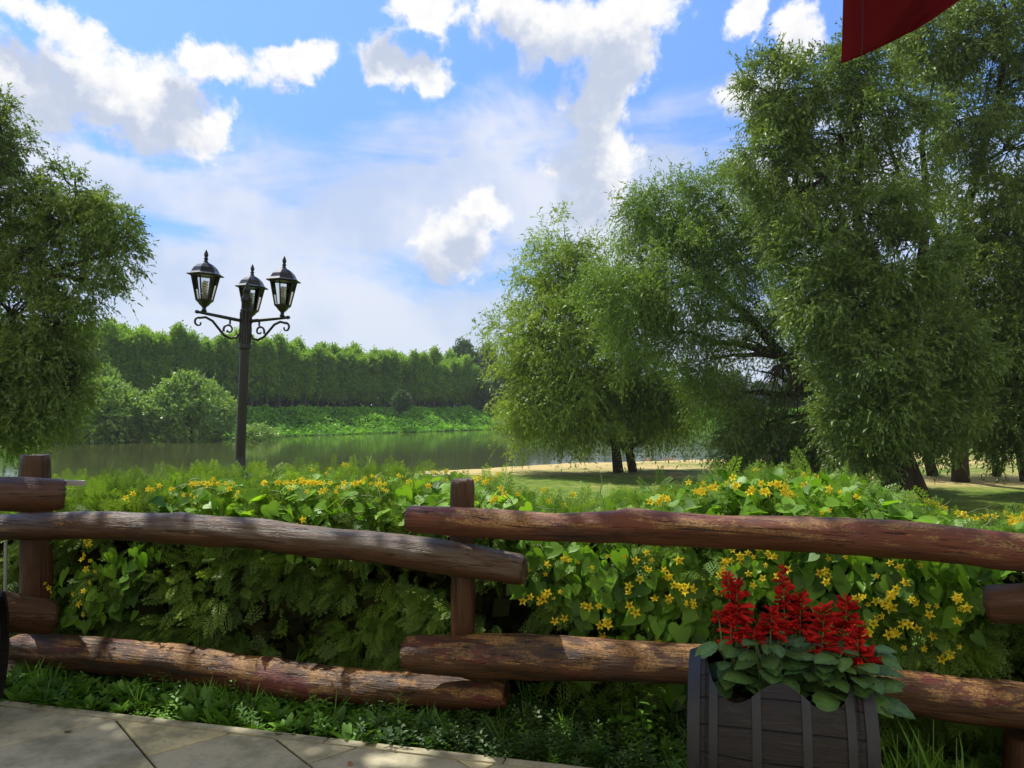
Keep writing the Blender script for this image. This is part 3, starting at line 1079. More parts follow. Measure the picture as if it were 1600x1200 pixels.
ga, gb = 0.535, 0.557
for i in range(-12, 12):
    for j in range(-16, 6):
        u0, u1 = 1.02 + i * ga + .0055, 1.02 + (i + 1) * ga - .0055
        v0, v1 = 4.356 + j * gb + .0055, 4.356 + (j + 1) * gb - .0055
        P = [n_a * u + n_b * v for u, v in ((u0, v0), (u1, v0), (u1, v1), (u0, v1))]
        P = clip_poly(P, EDGE_A - en * (CURB + .006), en)
        if len(P) < 3:
            continue
        cx, cy_ = sum(p.x for p in P) / len(P), sum(p.y for p in P) / len(P)
        if abs(cx) > 5 or cy_ < -3:
            continue
        tone = random.choice((.05, .15, .3, .75, .95)) + random.uniform(-.05, .05)
        if abs(cx + 1.5) < .25 and abs(cy_ - 3.75) < .2:
            tone = 1.0
        add_slab(P, random.uniform(-.002, .002), tone)
s_ = -2.5
while s_ < 6:
    L_ = random.uniform(.7, 1.0)
    p, q = EDGE_A + ed * (s_ + .003), EDGE_A + ed * (s_ + L_ - .003)
    add_slab([p, q, q - en * CURB, p - en * CURB][::-1], .004, random.uniform(.1, .4), .004)
    s_ += L_
me = bpy.data.meshes.new('paving')
me.from_pydata(Vv, [], Ff)
a = me.attributes.new('rnd', 'FLOAT', 'POINT')
a.data.foreach_set('value', np.array(Rr, dtype=np.float32))
me.materials.append(mt_slab)
me.update()
tag(link(bpy.data.objects.new('paving', me)), kind='structure')
a0, b0 = EDGE_A - ed * 3 - en * .004, EDGE_A + ed * 9 - en * .004
me = bpy.data.meshes.new('paving_bed')
me.from_pydata([(a0.x, a0.y, -.012), (b0.x, b0.y, -.012), (b0.x - 1, -3, -.012), (a0.x, -3, -.012)], [], [(3, 2, 1, 0)])
me.materials.append(mt_joint)
tag(link(bpy.data.objects.new('paving_bed', me)), kind='structure')

# ================================================================== log fence
def log_mat(name, paint, tan, grey, seed, red=(0.19, 0.048, 0.018)):
    m, g = mat(name)
    tc = g.mapping(g.new('ShaderNodeTexCoord').outputs['Object'], (seed, seed * .7, 0))
    fine, _ = g.noise(g.mapping(tc, scale=(3.0, 85, 85)), 1.0, 5, 0.7, 0.5)
    mid, _ = g.noise(g.mapping(tc, scale=(1.6, 24, 24)), 1.0, 6, 0.7, 0.4)
    patch, _ = g.noise(g.mapping(tc, scale=(4.5, 14, 14)), 1.0, 8, 0.76, 0.2)
    speck, _ = g.noise(tc, 95, 4, 0.75)
    blot, _ = g.noise(g.mapping(tc, (3, 1, 2), scale=(1.6, 4, 4)), 1.0, 4, 0.6)
    wood = g.mix(mid, (0.024, 0.010, 0.004), (0.13, 0.052, 0.016))
    tanc = g.mix(g.ramp(speck, .3, .7), (0.085, 0.038, 0.012), (0.40, 0.205, 0.06))
    greyc = g.mix(fine, (0.025, 0.017, 0.010), (0.20, 0.148, 0.10))
    nz = g.new('ShaderNodeSeparateXYZ')
    g.put(nz.inputs[0], g.new('ShaderNodeTexCoord').outputs['Normal'])
    # worn paint and bark, with lit tops and dark undersides painted in by facing
    up = g.ramp(g.math('ADD', nz.outputs[2], g.math('MULTIPLY', g.math('SUBTRACT', blot, 0.5), 1.6)), -0.35, 0.25)
    c = g.mix(g.math('MULTIPLY', g.ramp(mid, 0.62 - grey * .35, 0.78 - grey * .3), up), wood, greyc)
    redc = g.mix(speck, (red[0] * .55, red[1] * .7, red[2] * .7), red)
    pm_ = g.math('MULTIPLY', g.ramp(blot, 0.68 - paint * .42, 0.74 - paint * .42), g.ramp(up, 0, 1, .45, 1))
    c = g.mix(pm_, c, redc)
    tm = g.math('MULTIPLY', g.ramp(patch, 0.70 - tan * .27, 0.735 - tan * .27), g.ramp(up, .2, .9))
    tanc = g.mix(g.ramp(mid, .45, .8, 0, .7), tanc, greyc)
    c = g.mix(tm, c, tanc)
    crk, _ = g.noise(g.mapping(tc, (5, 5, 5), scale=(0.9, 48, 48)), 1.0, 4, 0.6, 0.5)
    crack = g.math('MAXIMUM', g.ramp(fine, 0.40, 0.33, 0, .7), g.ramp(crk, 0.36, 0.325))
    c = g.mix(g.math('MULTIPLY', crack, 0.8), c, (0.006, 0.004, 0.003))
    dark, _ = g.noise(g.mapping(tc, (9, 2, 5), scale=(1.2, 5, 5)), 1.0, 5, 0.7)
    c = g.mix(g.ramp(dark, 0.52, 0.64, 0, .85), c, (0.022, 0.015, 0.011))
    h = g.math('ADD', g.math('MULTIPLY', fine, 0.6), g.math('ADD', g.math('MULTIPLY', patch, 0.7), g.math('MULTIPLY', speck, 0.3)))
    h = g.math('SUBTRACT', h, g.math('MULTIPLY', crack, 0.9))
    principled(g, c, g.ramp(mid, 0.3, 0.7, 0.52, 0.30), bump=h, bstr=1.0, bdist=0.012, spec=0.4)
    return m


mt_log_grey = log_mat('grey_weathered_log', 0.02, 0.42, 0.75, 1.0)
mt_log_red = log_mat('red_painted_log', 0.70, 0.72, 0.15, 4.0)
mt_log_tan = log_mat('peeling_brown_log', 0.45, 0.78, 0.2, 8.0, (0.15, 0.03, 0.02))
mt_log_brown = log_mat('brown_log', 0.3, 0.25, 0.35, 12.0, (0.12, 0.035, 0.022))
mt_post = log_mat('dark_post', 0.15, 0.12, 0.1, 17.0, (0.12, 0.035, 0.025))
mt_iron, g = mat('rusty_iron')
tc = g.new('ShaderNodeTexCoord').outputs['Object']
n1, _ = g.noise(tc, 90, 3)
principled(g, g.mix(n1, (0.10, 0.06, 0.04), (0.22, 0.17, 0.13)), 0.5, metal=0.6, bump=n1, bstr=0.3)

fence = empty('log_fence', (-0.26, 4.02, -0.05))
tag(fence, 'rustic fence of thick horizontal logs bolted to round posts before the green hedge', 'fence')


WORLD = {}


def make_log(name, pts, material, parent, label=None, seg=30, seed=0, knots=()):
    """pts: (px, py, depth, pixel radius) along the log"""
    W = [at(a, b, c) for a, b, c, d in pts]
    Rr_ = [d / F * c for a, b, c, d in pts]
    A, B = W[0], W[-1]
    ax = (B - A).normalized()
    M = ax.to_track_quat('X', 'Z').to_matrix()
    Mi = M.inverted()
    loc = [Mi @ (p - A) for p in W]
    tot = (B - A).length
    n = max(10, int(tot / .022))
    xs_ = np.array([p.x for p in loc])
    vs, fs = [], []
    ring = np.arange(seg) * 2 * np.pi / seg
    T = np.linspace(0, tot, n)
    # smooth interpolation of the centre line
    def interp(vals):
        v = np.interp(T, xs_, vals)
        kk = max(3, n // 12)
        pad = np.pad(v, kk, mode='edge')
        pad[:kk] = 2 * v[0] - v[1:kk + 1][::-1]
        pad[-kk:] = 2 * v[-1] - v[-kk - 1:-1][::-1]
        ker = np.hanning(2 * kk + 1)
        return np.convolve(pad, ker / ker.sum(), 'valid')
    cy_, cz_, cr_ = interp([p.y for p in loc]), interp([p.z for p in loc]), interp(Rr_)
    for i in range(n):
        e = min(i, n - 1 - i)
        shrink = (0.90, 0.965, 0.99)[e] if e < 3 else 1
        for k in range(seg):
            a = ring[k]
            d = Vector((0, math.cos(a), math.sin(a)))
            nz = noise.noise(Vector((T[i] * 2.2 + seed * 9, d.y * 1.1, d.z * 1.1))) * .13
            nz += noise.noise(Vector((T[i] * 6 + seed * 5, d.y * 3.0, d.z * 3.0))) * .07
            nz += noise.noise(Vector((T[i] * 3 + seed, d.y * 9, d.z * 9))) * .025
            for (kx, ka, kh, kw) in knots:
                da = math.atan2(math.sin(a - ka), math.cos(a - ka))
                nz += kh * math.exp(-((T[i] - kx * tot) / kw) ** 2 - (da / .7) ** 2)
            r = cr_[i] * shrink * (1 + nz)
            vs.append((T[i] + (0.012 * noise.noise(Vector((d.y * 3, d.z * 3, seed))) if e == 0 else 0), cy_[i] + d.y * r, cz_[i] + d.z * r))
    for i in range(n - 1):
        for k in range(seg):
            p, q = i * seg + k, i * seg + (k + 1) % seg
            fs.append((p, p + seg, q + seg, q))
    for i, sgn in ((0, 1), (n - 1, -1)):
        c0 = len(vs)
        vs.append((T[i] + .004 * sgn, cy_[i], cz_[i]))
        for k in range(seg):
            p, q = i * seg + k, i * seg + (k + 1) % seg
            fs.append((p, q, c0) if sgn > 0 else (q, p, c0))
    me = bpy.data.meshes.new(name)
    me.from_pydata(vs, [], fs)
    sm = np.ones(len(fs), dtype=bool)
    sm[-2 * seg:] = False
    me.polygons.foreach_set('use_smooth', sm)
    me.materials.append(material)
    me.update()
    o = bpy.data.objects.new(name, me)
    link(o)
    o.parent = parent
    W_ = Matrix.Translation(A) @ M.to_4x4()
    o.matrix_basis = Matrix.Translation(-Vector(parent.location)) @ W_
    WORLD[o.name] = W_
    if label:
        o['label'] = label
    return o


def bolt(rail, p):
    b_ = MB()
    b_.lathe([(0, .012), (.007, .011), (.011, .007), (.012, 0), (.012, -.02)], 8, M=Matrix.Rotation(math.radians(90), 3, 'X'))
    o = b_.build('bolt', mt_iron)
    o.parent = rail
    o.matrix_basis = WORLD[rail.name].inverted() @ Matrix.Translation(p)


def make_post(px, top_py, w_px, Yp, bottom=-.15, lean=0.0, label=None, seed=0):
    top = at(px, top_py, Yp)
    r = w_px / 2 / F * Yp
    py_b = 640 + (EYE - bottom) / Yp * F
    return make_log('post', [(px + lean, py_b, Yp, w_px / 2 * 1.04), (px + lean * .4, (py_b + top_py) / 2, Yp, w_px / 2), (px, top_py, Yp, w_px / 2 * .98)],
                    mt_post, fence, label, 24, seed)


bpy.context.view_layer.update()
make_post(55, 711, 45, 4.92, label='left corner post standing clear above its rails', seed=1)
make_post(723, 749, 38, 4.05, label='dark centre post between two pairs of rails', seed=2)
make_post(1655, 775, 50, 3.40, label='post at the right-hand joint', seed=3)
make_log('stump', [(1604, 1262, 3.34, 34), (1604, 1150, 3.34, 33)], mt_post, fence, 'short sawn stump propping the bottom rail', 20, 6)
rail_a1 = make_log('rail', [(-90, 828, 4.86, 21), (0, 824, 4.80, 20), (100, 821, 4.70, 21.5), (200, 822, 4.59, 22), (300, 827, 4.47, 23.5), (400, 833, 4.35, 24), (500, 848, 4.23, 23.5),
                            (600, 857, 4.11, 24), (700, 870, 4.0, 26.5), (770, 882, 3.93, 25), (820, 890, 3.88, 24)], mt_log_grey, fence,
                   'grey weathered crooked upper rail left of the centre post', seed=1, knots=((.45, 1.2, .12, .05),))
rail_a2 = make_log('rail', [(22, 1012, 4.74, 20), (100, 1019, 4.68, 25), (200, 1028, 4.57, 26.5), (300, 1040, 4.46, 29), (400, 1053, 4.34, 29), (500, 1069, 4.2, 26), (600, 1076, 4.1, 25),
                            (700, 1082, 3.98, 26), (792, 1084, 3.9, 23)], mt_log_tan, fence, 'sagging lower rail left of the centre post, peeling and half overgrown', seed=2)
rail_b1 = make_log('rail', [(638, 811, 3.93, 21), (700, 815, 3.90, 23), (800, 820, 3.83, 23.5), (900, 824, 3.76, 22), (1000, 824, 3.69, 27), (1100, 829, 3.63, 26), (1200, 832, 3.56, 26),
                            (1300, 837, 3.49, 26), (1400, 840, 3.42, 29), (1500, 853, 3.35, 31), (1600, 864, 3.28, 29), (1700, 872, 3.22, 28)], mt_log_red, fence,
                   'long red-brown upper rail right of the centre post with tan patches of worn paint', seed=3, knots=((.37, 1.4, .16, .07), (.75, -1.2, .12, .12)))
rail_b2 = make_log('rail', [(633, 1021, 3.92, 27), (700, 1024, 3.88, 31), (800, 1026, 3.82, 33.5), (900, 1029, 3.75, 33), (1000, 1033, 3.69, 32), (1100, 1040, 3.62, 31), (1240, 1055, 3.53, 31),
                            (1360, 1070, 3.44, 31), (1450, 1087, 3.38, 37), (1600, 1105, 3.28, 35), (1700, 1115, 3.22, 33)], mt_log_tan, fence,
                   'thick tan and brown lower rail right of the centre post, passing behind the barrel', seed=4)
make_log('rail', [(99, 772, 4.62, 25), (40, 772, 4.50, 26), (-60, 770, 4.3, 26), (-300, 768, 3.9, 26)], mt_log_brown, fence, 'dark upper rail end with sawn face at the left corner post', seed=5)
make_log('rail', [(84, 966, 4.66, 25), (0, 953, 4.5, 31), (-100, 950, 4.3, 32), (-300, 950, 3.9, 32)], mt_log_brown, fence, 'dark lower rail end at the left corner post', seed=6)
make_log('rail', [(1542, 945, 3.33, 30), (1600, 944, 3.25, 31), (1750, 940, 3.05, 32)], mt_log_brown, fence, 'short visible rail end with worn top at the right side', seed=7)
bpy.context.view_layer.update()
for rl, px, py, Yb in ((rail_b1, 714, 820, 3.82), (rail_a1, 710, 871, 3.915), (rail_b2, 708, 1028, 3.785), (rail_a2, 714, 1082, 3.90), (rail_a1, 60, 826, 4.655)):
    bolt(rl, at(px, py, Yb))

# ================================================================== hedge and vines
FL = [(-6.0, 5.6), (-2.95, 4.80), (-0.26, 4.02), (2.12, 3.34), (4.5, 2.7)]      # the line of the posts


def fence_y(x):
    return np.interp(x, [p[0] for p in FL], [p[1] for p in FL])


TOPX = [-400, 100, 200, 300, 450, 600, 700, 780, 850, 920, 960, 1080, 1130, 1200, 1300, 1380, 1450, 1520, 1560, 1600, 1800]
TOPY = [768, 775, 770, 760, 758, 760, 764, 774, 800, 806, 790, 772, 762, 760, 768, 788, 815, 842, 838, 822, 810]


def hedge_top(x, y):
    px = 800 + x / y * F
    return EYE + (640 - np.interp(px, TOPX, TOPY)) / F * (fence_y(x) + .95)


mt_thuja = leaf_mat('hedge_foliage', (0.026, 0.075, 0.018), (0.29, 0.46, 0.055), third=None, trans=0.36, gloss=0.02, scale=2.5)
mt_vine = leaf_mat('vine_leaves', (0.026, 0.105, 0.012), (0.29, 0.55, 0.035), trans=0.50, gloss=0.02, scale=3)
mt_stem, g = mat('green_stems')
principled(g, (0.13, 0.19, 0.05), 0.6)
mt_inner_leaf = leaf_mat('inner_shade_foliage', (0.022, 0.030, 0.010), (0.055, 0.050, 0.020), trans=0.1, gloss=0.0, scale=3)  # darkened leaves: shade of the hedge's inside painted into the colour
mt_inner, g = mat('hedge_wood')
principled(g, (0.02, 0.016, 0.01), 0.95, spec=0.1)

# one flat spray of scale leaves
fr = []


def rib(a, b, w):
    a, b = np.array(a, float), np.array(b, float)
    d = b - a
    nrm_ = np.array([-d[1], d[0], 0]) / max(np.hypot(d[0], d[1]), 1e-6) * w
    m_ = a + d * .45
    fr.append([a, m_ + nrm_, b, m_ - nrm_])


rib((0, 0, 0), (0, 1, -.14), .020)
for k in range(5):
    t = .10 + .80 * k / 5
    for s in (-1, 1):
        tt = t + (.07 if s > 0 else 0)
        L = (.52 - .36 * t) * (1.0 if k else .8)
        a_ = math.radians(47)
        p0 = np.array((0, tt, -.14 * tt * tt))
        p1 = p0 + np.array((s * math.sin(a_) * L, math.cos(a_) * L, -.16 * L))
        rib(p0, p1, .020)
        for q in (.32, .64):
            c0 = p0 + (p1 - p0) * q
            for s2 in (-1, 1):
                l2 = L * .42 * (1.15 - q * .6)
                ang = s * a_ + s2 * math.radians(42)
                rib(c0, c0 + np.array((math.sin(ang) * l2, math.cos(ang) * l2, -.03)), .018)
FR_V = np.concatenate(fr)
FR_F = np.arange(len(FR_V)).reshape(-1, 4)
FR_T = np.clip(np.hypot(FR_V[:, 0] * 1.6, FR_V[:, 1]) - .25, 0, 1) * .55      # young tips are paler
NF = np.array([-0.27, -0.96, 0.0])

hedge = empty('thuja_hedge', (0.2, 4.7, -0.05))
tag(hedge, 'clipped evergreen hedge behind the log fence, half buried under flowering vines', 'hedge')
HB = np.array(hedge.location)
n = 1150                                   # sprays, each a handful of fronds fanning out
px = -120 + 1900 * RNG.random(n)
xf = (px - 800) / F * 4.4
yf = fence_y(xf) + 0.34 + 0.20 * RNG.random(n) + 0.07 * wob(xf, xf * 0, 3.1, 2)
zt = hedge_top(xf, yf)
zf = 0.03 + (zt - 0.05) * RNG.random(n)
yf += 0.12 * wob(xf * 2, zf * 3, 1.7, 4) + 0.25 * np.clip((zf - zt + .2) / .2, 0, 1) ** 2
hole = (np.abs(xf - 0.05) < .17) & (zf < .8)
hole |= (wob(xf * 1.9, zf * 4.2, 1.6, 7) > 0.55)
keep = ~hole
C0 = np.stack([xf, yf, zf], 1)[keep]
K = len(C0)
m_f = 8
dirs = norm(NF * 0.8 + RNG.normal(size=(K, 3)) * 0.45 + np.array([0, 0, -0.15]))
k = K * m_f
Dr = norm(np.repeat(dirs, m_f, 0) + RNG.normal(size=(k, 3)) * 0.50)
P = np.repeat(C0, m_f, 0) + Dr * (0.03 + 0.10 * RNG.random(k))[:, None] + RNG.normal(size=(k, 3)) * .02
Yax = Dr + np.array([0, 0, -0.35])
X, Y_, Z = frame_from(Yax, NF * .6 + RNG.normal(size=(k, 3)) * 0.5 + np.array([0, 0, .8]))
v1, f1, r1 = scatter(FR_V, FR_F, P, X, Y_, Z, 0.085 + 0.085 * RNG.random(k), rnd=np.repeat(RNG.random(K) * .4, m_f) + RNG.random(k) * .15, trnd=FR_T)
# top face
n = 5600
px = np.where(RNG.random(n) < .68, -120 + 780 * RNG.random(n), 640 + 1140 * RNG.random(n))
dep = 0.30 + 1.0 * RNG.random(n)
xf = (px - 800) / F * (4.3 + dep)
yf = fence_y(xf) + dep
zf = hedge_top(xf, yf) - 0.10 * RNG.random(n) ** 2 - .14 * np.clip((0.5 - dep) / .25, 0, 1) - 0.05 + .03 * wob(xf * 3, yf * 3, 1.2, 3) + 0.10 * RNG.random(n) ** 5 + .05 * np.maximum(0, wob(xf * 2.2, yf * 3, 3.1, 6))
P = np.stack([xf, yf, zf], 1)
Yax = RNG.normal(size=(n, 3)) * 0.6 + np.array([0, -.25, 0.75])
X, Y_, Z = frame_from(Yax, RNG.normal(size=(n, 3)) * 0.6 + np.array([0, -.6, .6]))
v2, f2, r2 = scatter(FR_V, FR_F, P, X, Y_, Z, 0.09 + 0.09 * RNG.random(n), rnd=.25 + RNG.random(n) * .4, trnd=FR_T)
V, Fq, R_ = joinN([(v1 - HB, f1, r1), (v2 - HB, f2, r2)])
np_obj('foliage', V, Fq, mt_thuja, hedge, rnd=R_)
# branches and the inner leaves, coloured dark as shade
w = MB()
for k in range(34):
    x = -4.2 + 8.2 * k / 33 + random.uniform(-.08, .08)
    y = float(fence_y(x)) + random.uniform(.6, .85)
    zt = float(hedge_top(np.array([x]), np.array([y]))[0]) - .18
    w.tube([(x - HB[0], y - HB[1], -.1 - HB[2]), (x + random.uniform(-.08, .08) - HB[0], y - HB[1], zt * .5 - HB[2]), (x - HB[0], y - HB[1], zt - HB[2])], [.03, .022, .008], 6)
    for j in range(12):
        z = random.uniform(.1, zt)
        e = Vector((x + random.uniform(-.25, .25), y + random.uniform(-.42, .3), z + random.uniform(.05, .2)))
        w.tube([Vector((x, y, z)) - Vector(HB), e - Vector(HB)], [.008, .003], 4, caps=False)
w.build('branches', mt_inner, hedge)
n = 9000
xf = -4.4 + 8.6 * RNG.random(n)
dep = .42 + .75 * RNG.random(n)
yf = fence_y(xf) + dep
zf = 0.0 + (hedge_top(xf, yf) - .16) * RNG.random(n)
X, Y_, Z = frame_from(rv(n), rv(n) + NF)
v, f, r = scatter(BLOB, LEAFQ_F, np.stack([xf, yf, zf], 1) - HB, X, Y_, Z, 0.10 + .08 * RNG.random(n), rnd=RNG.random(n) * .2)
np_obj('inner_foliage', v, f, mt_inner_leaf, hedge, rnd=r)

# heart-shaped vine leaf, folded along the midrib, tip hanging
half = [(0.0, 0.02), (.12, -.13), (.30, -.16), (.46, -.04), (.50, .16), (.43, .40), (.27, .64), (.10, .86), (0, 1.0)]
hv = [(0, .02, 0), (0, .35, -.05), (0, .68, -.07), (0, 1.0, -.16)]
right = [(x, y, .10 * x - .10 * max(0, y - .3) ** 2 - .16 * x * x * 2) for x, y in half[1:-1]]
left = [(-x, y, z) for x, y, z in right]
HV = np.array(hv + right + left, float)
HF = []
R0, L0 = 4, 11
seq = [(0, 1), (0, 1), (0, 1), (1, 1), (1, 2), (2, 2)]
def hfan(o, flip):
    tri = [(0, o, o + 1), (0, o + 1, 1), (1, o + 1, o + 2), (1, o + 2, o + 3), (1, o + 3, 2), (2, o + 3, o + 4), (2, o + 4, o + 5), (2, o + 5, o + 6), (2, o + 6, 3)]
    return [(a, c, b) if flip else (a, b, c) for a, b, c in tri]
HF = np.array(hfan(4, False) + hfan(11, True))

# star-shaped yellow flower: five pointed petals around a darker cup
fl_v, fl_f = [], []
for k in range(5):
    a = 2 * math.pi * k / 5
    def pol(r, da, z):
        return (r * math.cos(a + da), r * math.sin(a + da), z)
    b = len(fl_v)
    fl_v += [pol(.10, -.55, -.16), pol(.10, .55, -.16), pol(.26, -.60, .10), pol(.26, .60, .10), pol(.30, 0, .06), pol(.40, -.30, .10), pol(.40, .30, .10), pol(.62, 0, -.02)]
    fl_f += [(b, b + 2, b + 4), (b, b + 4, b + 1), (b + 1, b + 4, b + 3), (b + 2, b + 5, b + 4), (b + 3, b + 4, b + 6), (b + 4, b + 5, b + 7), (b + 4, b + 7, b + 6)]
FLV, FLF = np.array(fl_v, float), np.array(fl_f)
mt_flower, g = mat('yellow_petals')
tc = g.new('ShaderNodeTexCoord').outputs['Object']
ln = g.vmath('LENGTH', tc)
att = g.new('ShaderNodeAttribute', attribute_name='rnd').outputs['Fac']
c = g.mix(att, (0.74, 0.50, 0.02), (0.95, 0.84, 0.07))
d = g.new('ShaderNodeBsdfDiffuse'); g.put(d.inputs[0], c)
t = g.new('ShaderNodeBsdfTranslucent'); g.put(t.inputs[0], c)
ms = g.new('ShaderNodeMixShader'); ms.inputs[0].default_value = 0.35
g.l.new(d.outputs[0], ms.inputs[1]); g.l.new(t.outputs[0], ms.inputs[2]); g.l.new(ms.outputs[0], g.out.inputs[0])
fl_r = np.array([0.0, 0.0, .6, .6, .2, .9, .9, 1.0] * 5)
fme = [np_mesh('flower', FLV * s, FLF, mt_flower, rnd=fl_r) for s in (.025, .034, .043)]

ANCH = dict(front=0)


def front_pt(px, py, off):
    """point on the front of the hedge seen at photo pixel"""
    Yd = 4.3
    for _ in range(4):
        Yd = float(fence_y((px - 800) / F * Yd)) + off
    return at(px, py, Yd)


def top_pt(px, dep, rise):
    x = (px - 800) / F * (4.2 + dep)
    y = float(fence_y(x)) + dep
    return Vector((x, y, float(hedge_top(np.array([x]), np.array([y]))[0]) + rise))


def vine(name, label, fronts, tops, flowers_front, flowers_top, n_runner, base_px):
    """fronts: (px, py, rx, ry, count); tops: (px0, px1, count, rise)"""
    b = front_pt(base_px, 1050, .35)
    b.z = -.05
    t = empty(name, b)
    tag(t, label, 'vine', 'flowering vines climbing over the hedge')
    B = np.array(b)
    pts, ups, ydir, size = [], [], [], []
    for (cx, cy_, rx, ry, cnt) in fronts:
        for _ in range(cnt):
            a, r_ = random.uniform(0, 6.28), math.sqrt(random.random())
            p = front_pt(cx + rx * r_ * math.cos(a), cy_ + ry * r_ * math.sin(a), random.uniform(.10, .26))
            pts.append(p)
            ups.append((NF[0] + random.gauss(0, .55), NF[1] + random.gauss(0, .3), .55 + random.gauss(0, .5)))
            ydir.append((random.gauss(0, .7), -.25 + random.gauss(0, .3), -.9))
            size.append(random.choice((random.uniform(.035, .07), random.uniform(.06, .12))))
    for (x0, x1, cnt, rise) in tops:
        for _ in range(cnt):
            dep = random.uniform(.18, 1.15)
            p = top_pt(random.uniform(x0, x1), dep, random.uniform(-.06, rise) - .10 * max(0, .42 - dep) / .25)
            pts.append(p)
            ups.append((random.gauss(0, .5), -.35 + random.gauss(0, .45), .8))
            ydir.append((random.gauss(0, .8), -.5 + random.gauss(0, .6), -.35 + random.gauss(0, .4)))
            size.append(random.uniform(.045, .105))
    P = np.array([tuple(p) for p in pts])
    X, Y_, Z = frame_from(np.array(ydir, float), np.array(ups, float))
    s = np.array(size)
    sc = np.stack([s * RNG.uniform(.85, 1.05, len(s)), s, s], 1)
    v, f, r = scatter(HV, HF, P - B, X, Y_, Z, sc)
    np_obj('foliage', v, f, mt_vine, t, rnd=r, shade=True)
    # stalks and wandering runners
    w_ = MB()
    for p, yd in list(zip(pts, ydir))[::3]:
        e = p + Vector((random.uniform(-.05, .05), .08, -.05))
        w_.tube([p - b, (p + e) / 2 + Vector((0, 0, .012)) - b, e - b], .0016, 4, caps=False)
    for _ in range(n_runner):
        x0, x1, _c, _r = random.choice(tops) if tops else (fronts[0][0] - 60, fronts[0][0] + 60, 0, 0)
        p = top_pt(random.uniform(x0, x1), random.uniform(.2, .9), .0)
        path, d = [p], Vector((random.uniform(-1, 1), random.uniform(-.5, .2), random.uniform(.4, 1))).normalized()
        for q in range(9):
            d = (d + Vector((random.gauss(0, .35), random.gauss(0, .25), random.gauss(-.16, .3)))).normalized()
            path.append(path[-1] + d * .035)
        w_.tube([q - b for q in path], [.0028] * 8 + [.0018, .0012], 4, caps=False)
    w_.build('stems', mt_stem, t)['kind'] = 'stuff'
    # flowers, one object each, in loose clusters
    spots = []
    for (px_, py_, k) in flowers_front:
        for _ in range(k):
            p = front_pt(px_ + random.gauss(0, 10), py_ + random.gauss(0, 8), random.uniform(.02, .12))
            spots.append((p, Vector((NF[0] + random.gauss(0, .4), NF[1], random.gauss(.1, .35)))))
    for (px_, py_, k) in flowers_top:
        # depth on the top of the hedge where this pixel row falls
        for _ in range(k):
            ppx = px_ + random.gauss(0, 8)
            best = None
            for q in range(12):
                dep = .25 + .08 * q
                p = top_pt(ppx, dep, .085)
                yy = 640 + (EYE - p.z) / p.y * F
                if best is None or abs(yy - py_) < best[0]:
                    best = (abs(yy - py_), p)
            p = best[1]
            p = at(ppx, py_ + random.gauss(0, 5), p.y - .03) if best[0] < 14 else p
            spots.append((p, Vector((random.gauss(0, .4), -.85, .35 + random.gauss(0, .3)))))
    shown, rest_ = spots[:100], spots[100:]
    for p, nrm_ in shown:
        o = bpy.data.objects.new('flower', random.choice(fme))
        link(o, t)
        o.location = p - b
        o.rotation_euler = (nrm_.to_track_quat('Z', 'Y').to_matrix() @ Matrix.Rotation(random.uniform(0, 6), 3, 'Z')).to_euler()
    if rest_:
        P = np.array([tuple(p - b) for p, _ in rest_])
        Zx = np.array([tuple(q) for _, q in rest_])
        X, Y_, Z = frame_from(np.cross(Zx, rv(len(P))), Zx)
        v, f, r = scatter(FLV, FLF, P, X, Y_, Z, RNG.uniform(.036, .05, len(P)), rnd=np.zeros(len(P)), trnd=fl_r)
        o = np_obj('small_flowers', v, f, mt_flower, t, rnd=r)
        o['kind'] = 'stuff'
    return t


vine('flowering_vine', 'vine with few big heart-shaped leaves hanging below the rail beside the left post',
     [(130, 935, 85, 38, 46), (95, 880, 60, 25, 14), (190, 885, 50, 40, 22), (155, 960, 60, 22, 12)], [(-60, 240, 26, .03)],
     [(138, 873, 4), (133, 848, 3), (131, 900, 3), (82, 912, 2), (130, 933, 2), (118, 950, 2), (62, 935, 1)],
     [(188, 785, 1), (205, 773, 2)], 3, 140)
ft = [(213, 772, 2), (275, 762, 2), (298, 768, 3), (300, 780, 2), (316, 752, 1), (345, 757, 2), (434, 791, 4), (415, 742, 1), (450, 735, 2), (455, 760, 2), (470, 752, 2), (495, 788, 4), (515, 800, 2),
      (485, 738, 2), (510, 735, 2), (535, 735, 3), (548, 725, 2), (560, 735, 3), (565, 748, 3), (575, 752, 3), (590, 757, 3), (533, 765, 2), (585, 745, 2), (628, 748, 2), (640, 752, 1), (470, 815, 3), (485, 805, 2), (400, 775, 1)] + [(px_, 762 + (px_ * 5) % 26, 2) for px_ in range(250, 640, 30)]
vine('flowering_vine', 'vine sprawling with small yellow flowers over the hedge top around the lamp post foot',
     [(235, 860, 30, 22, 8), (470, 865, 30, 20, 6), (440, 800, 60, 14, 14)],
     [(200, 640, 600, .085)], [(470, 818, 2)], ft, 14, 420)
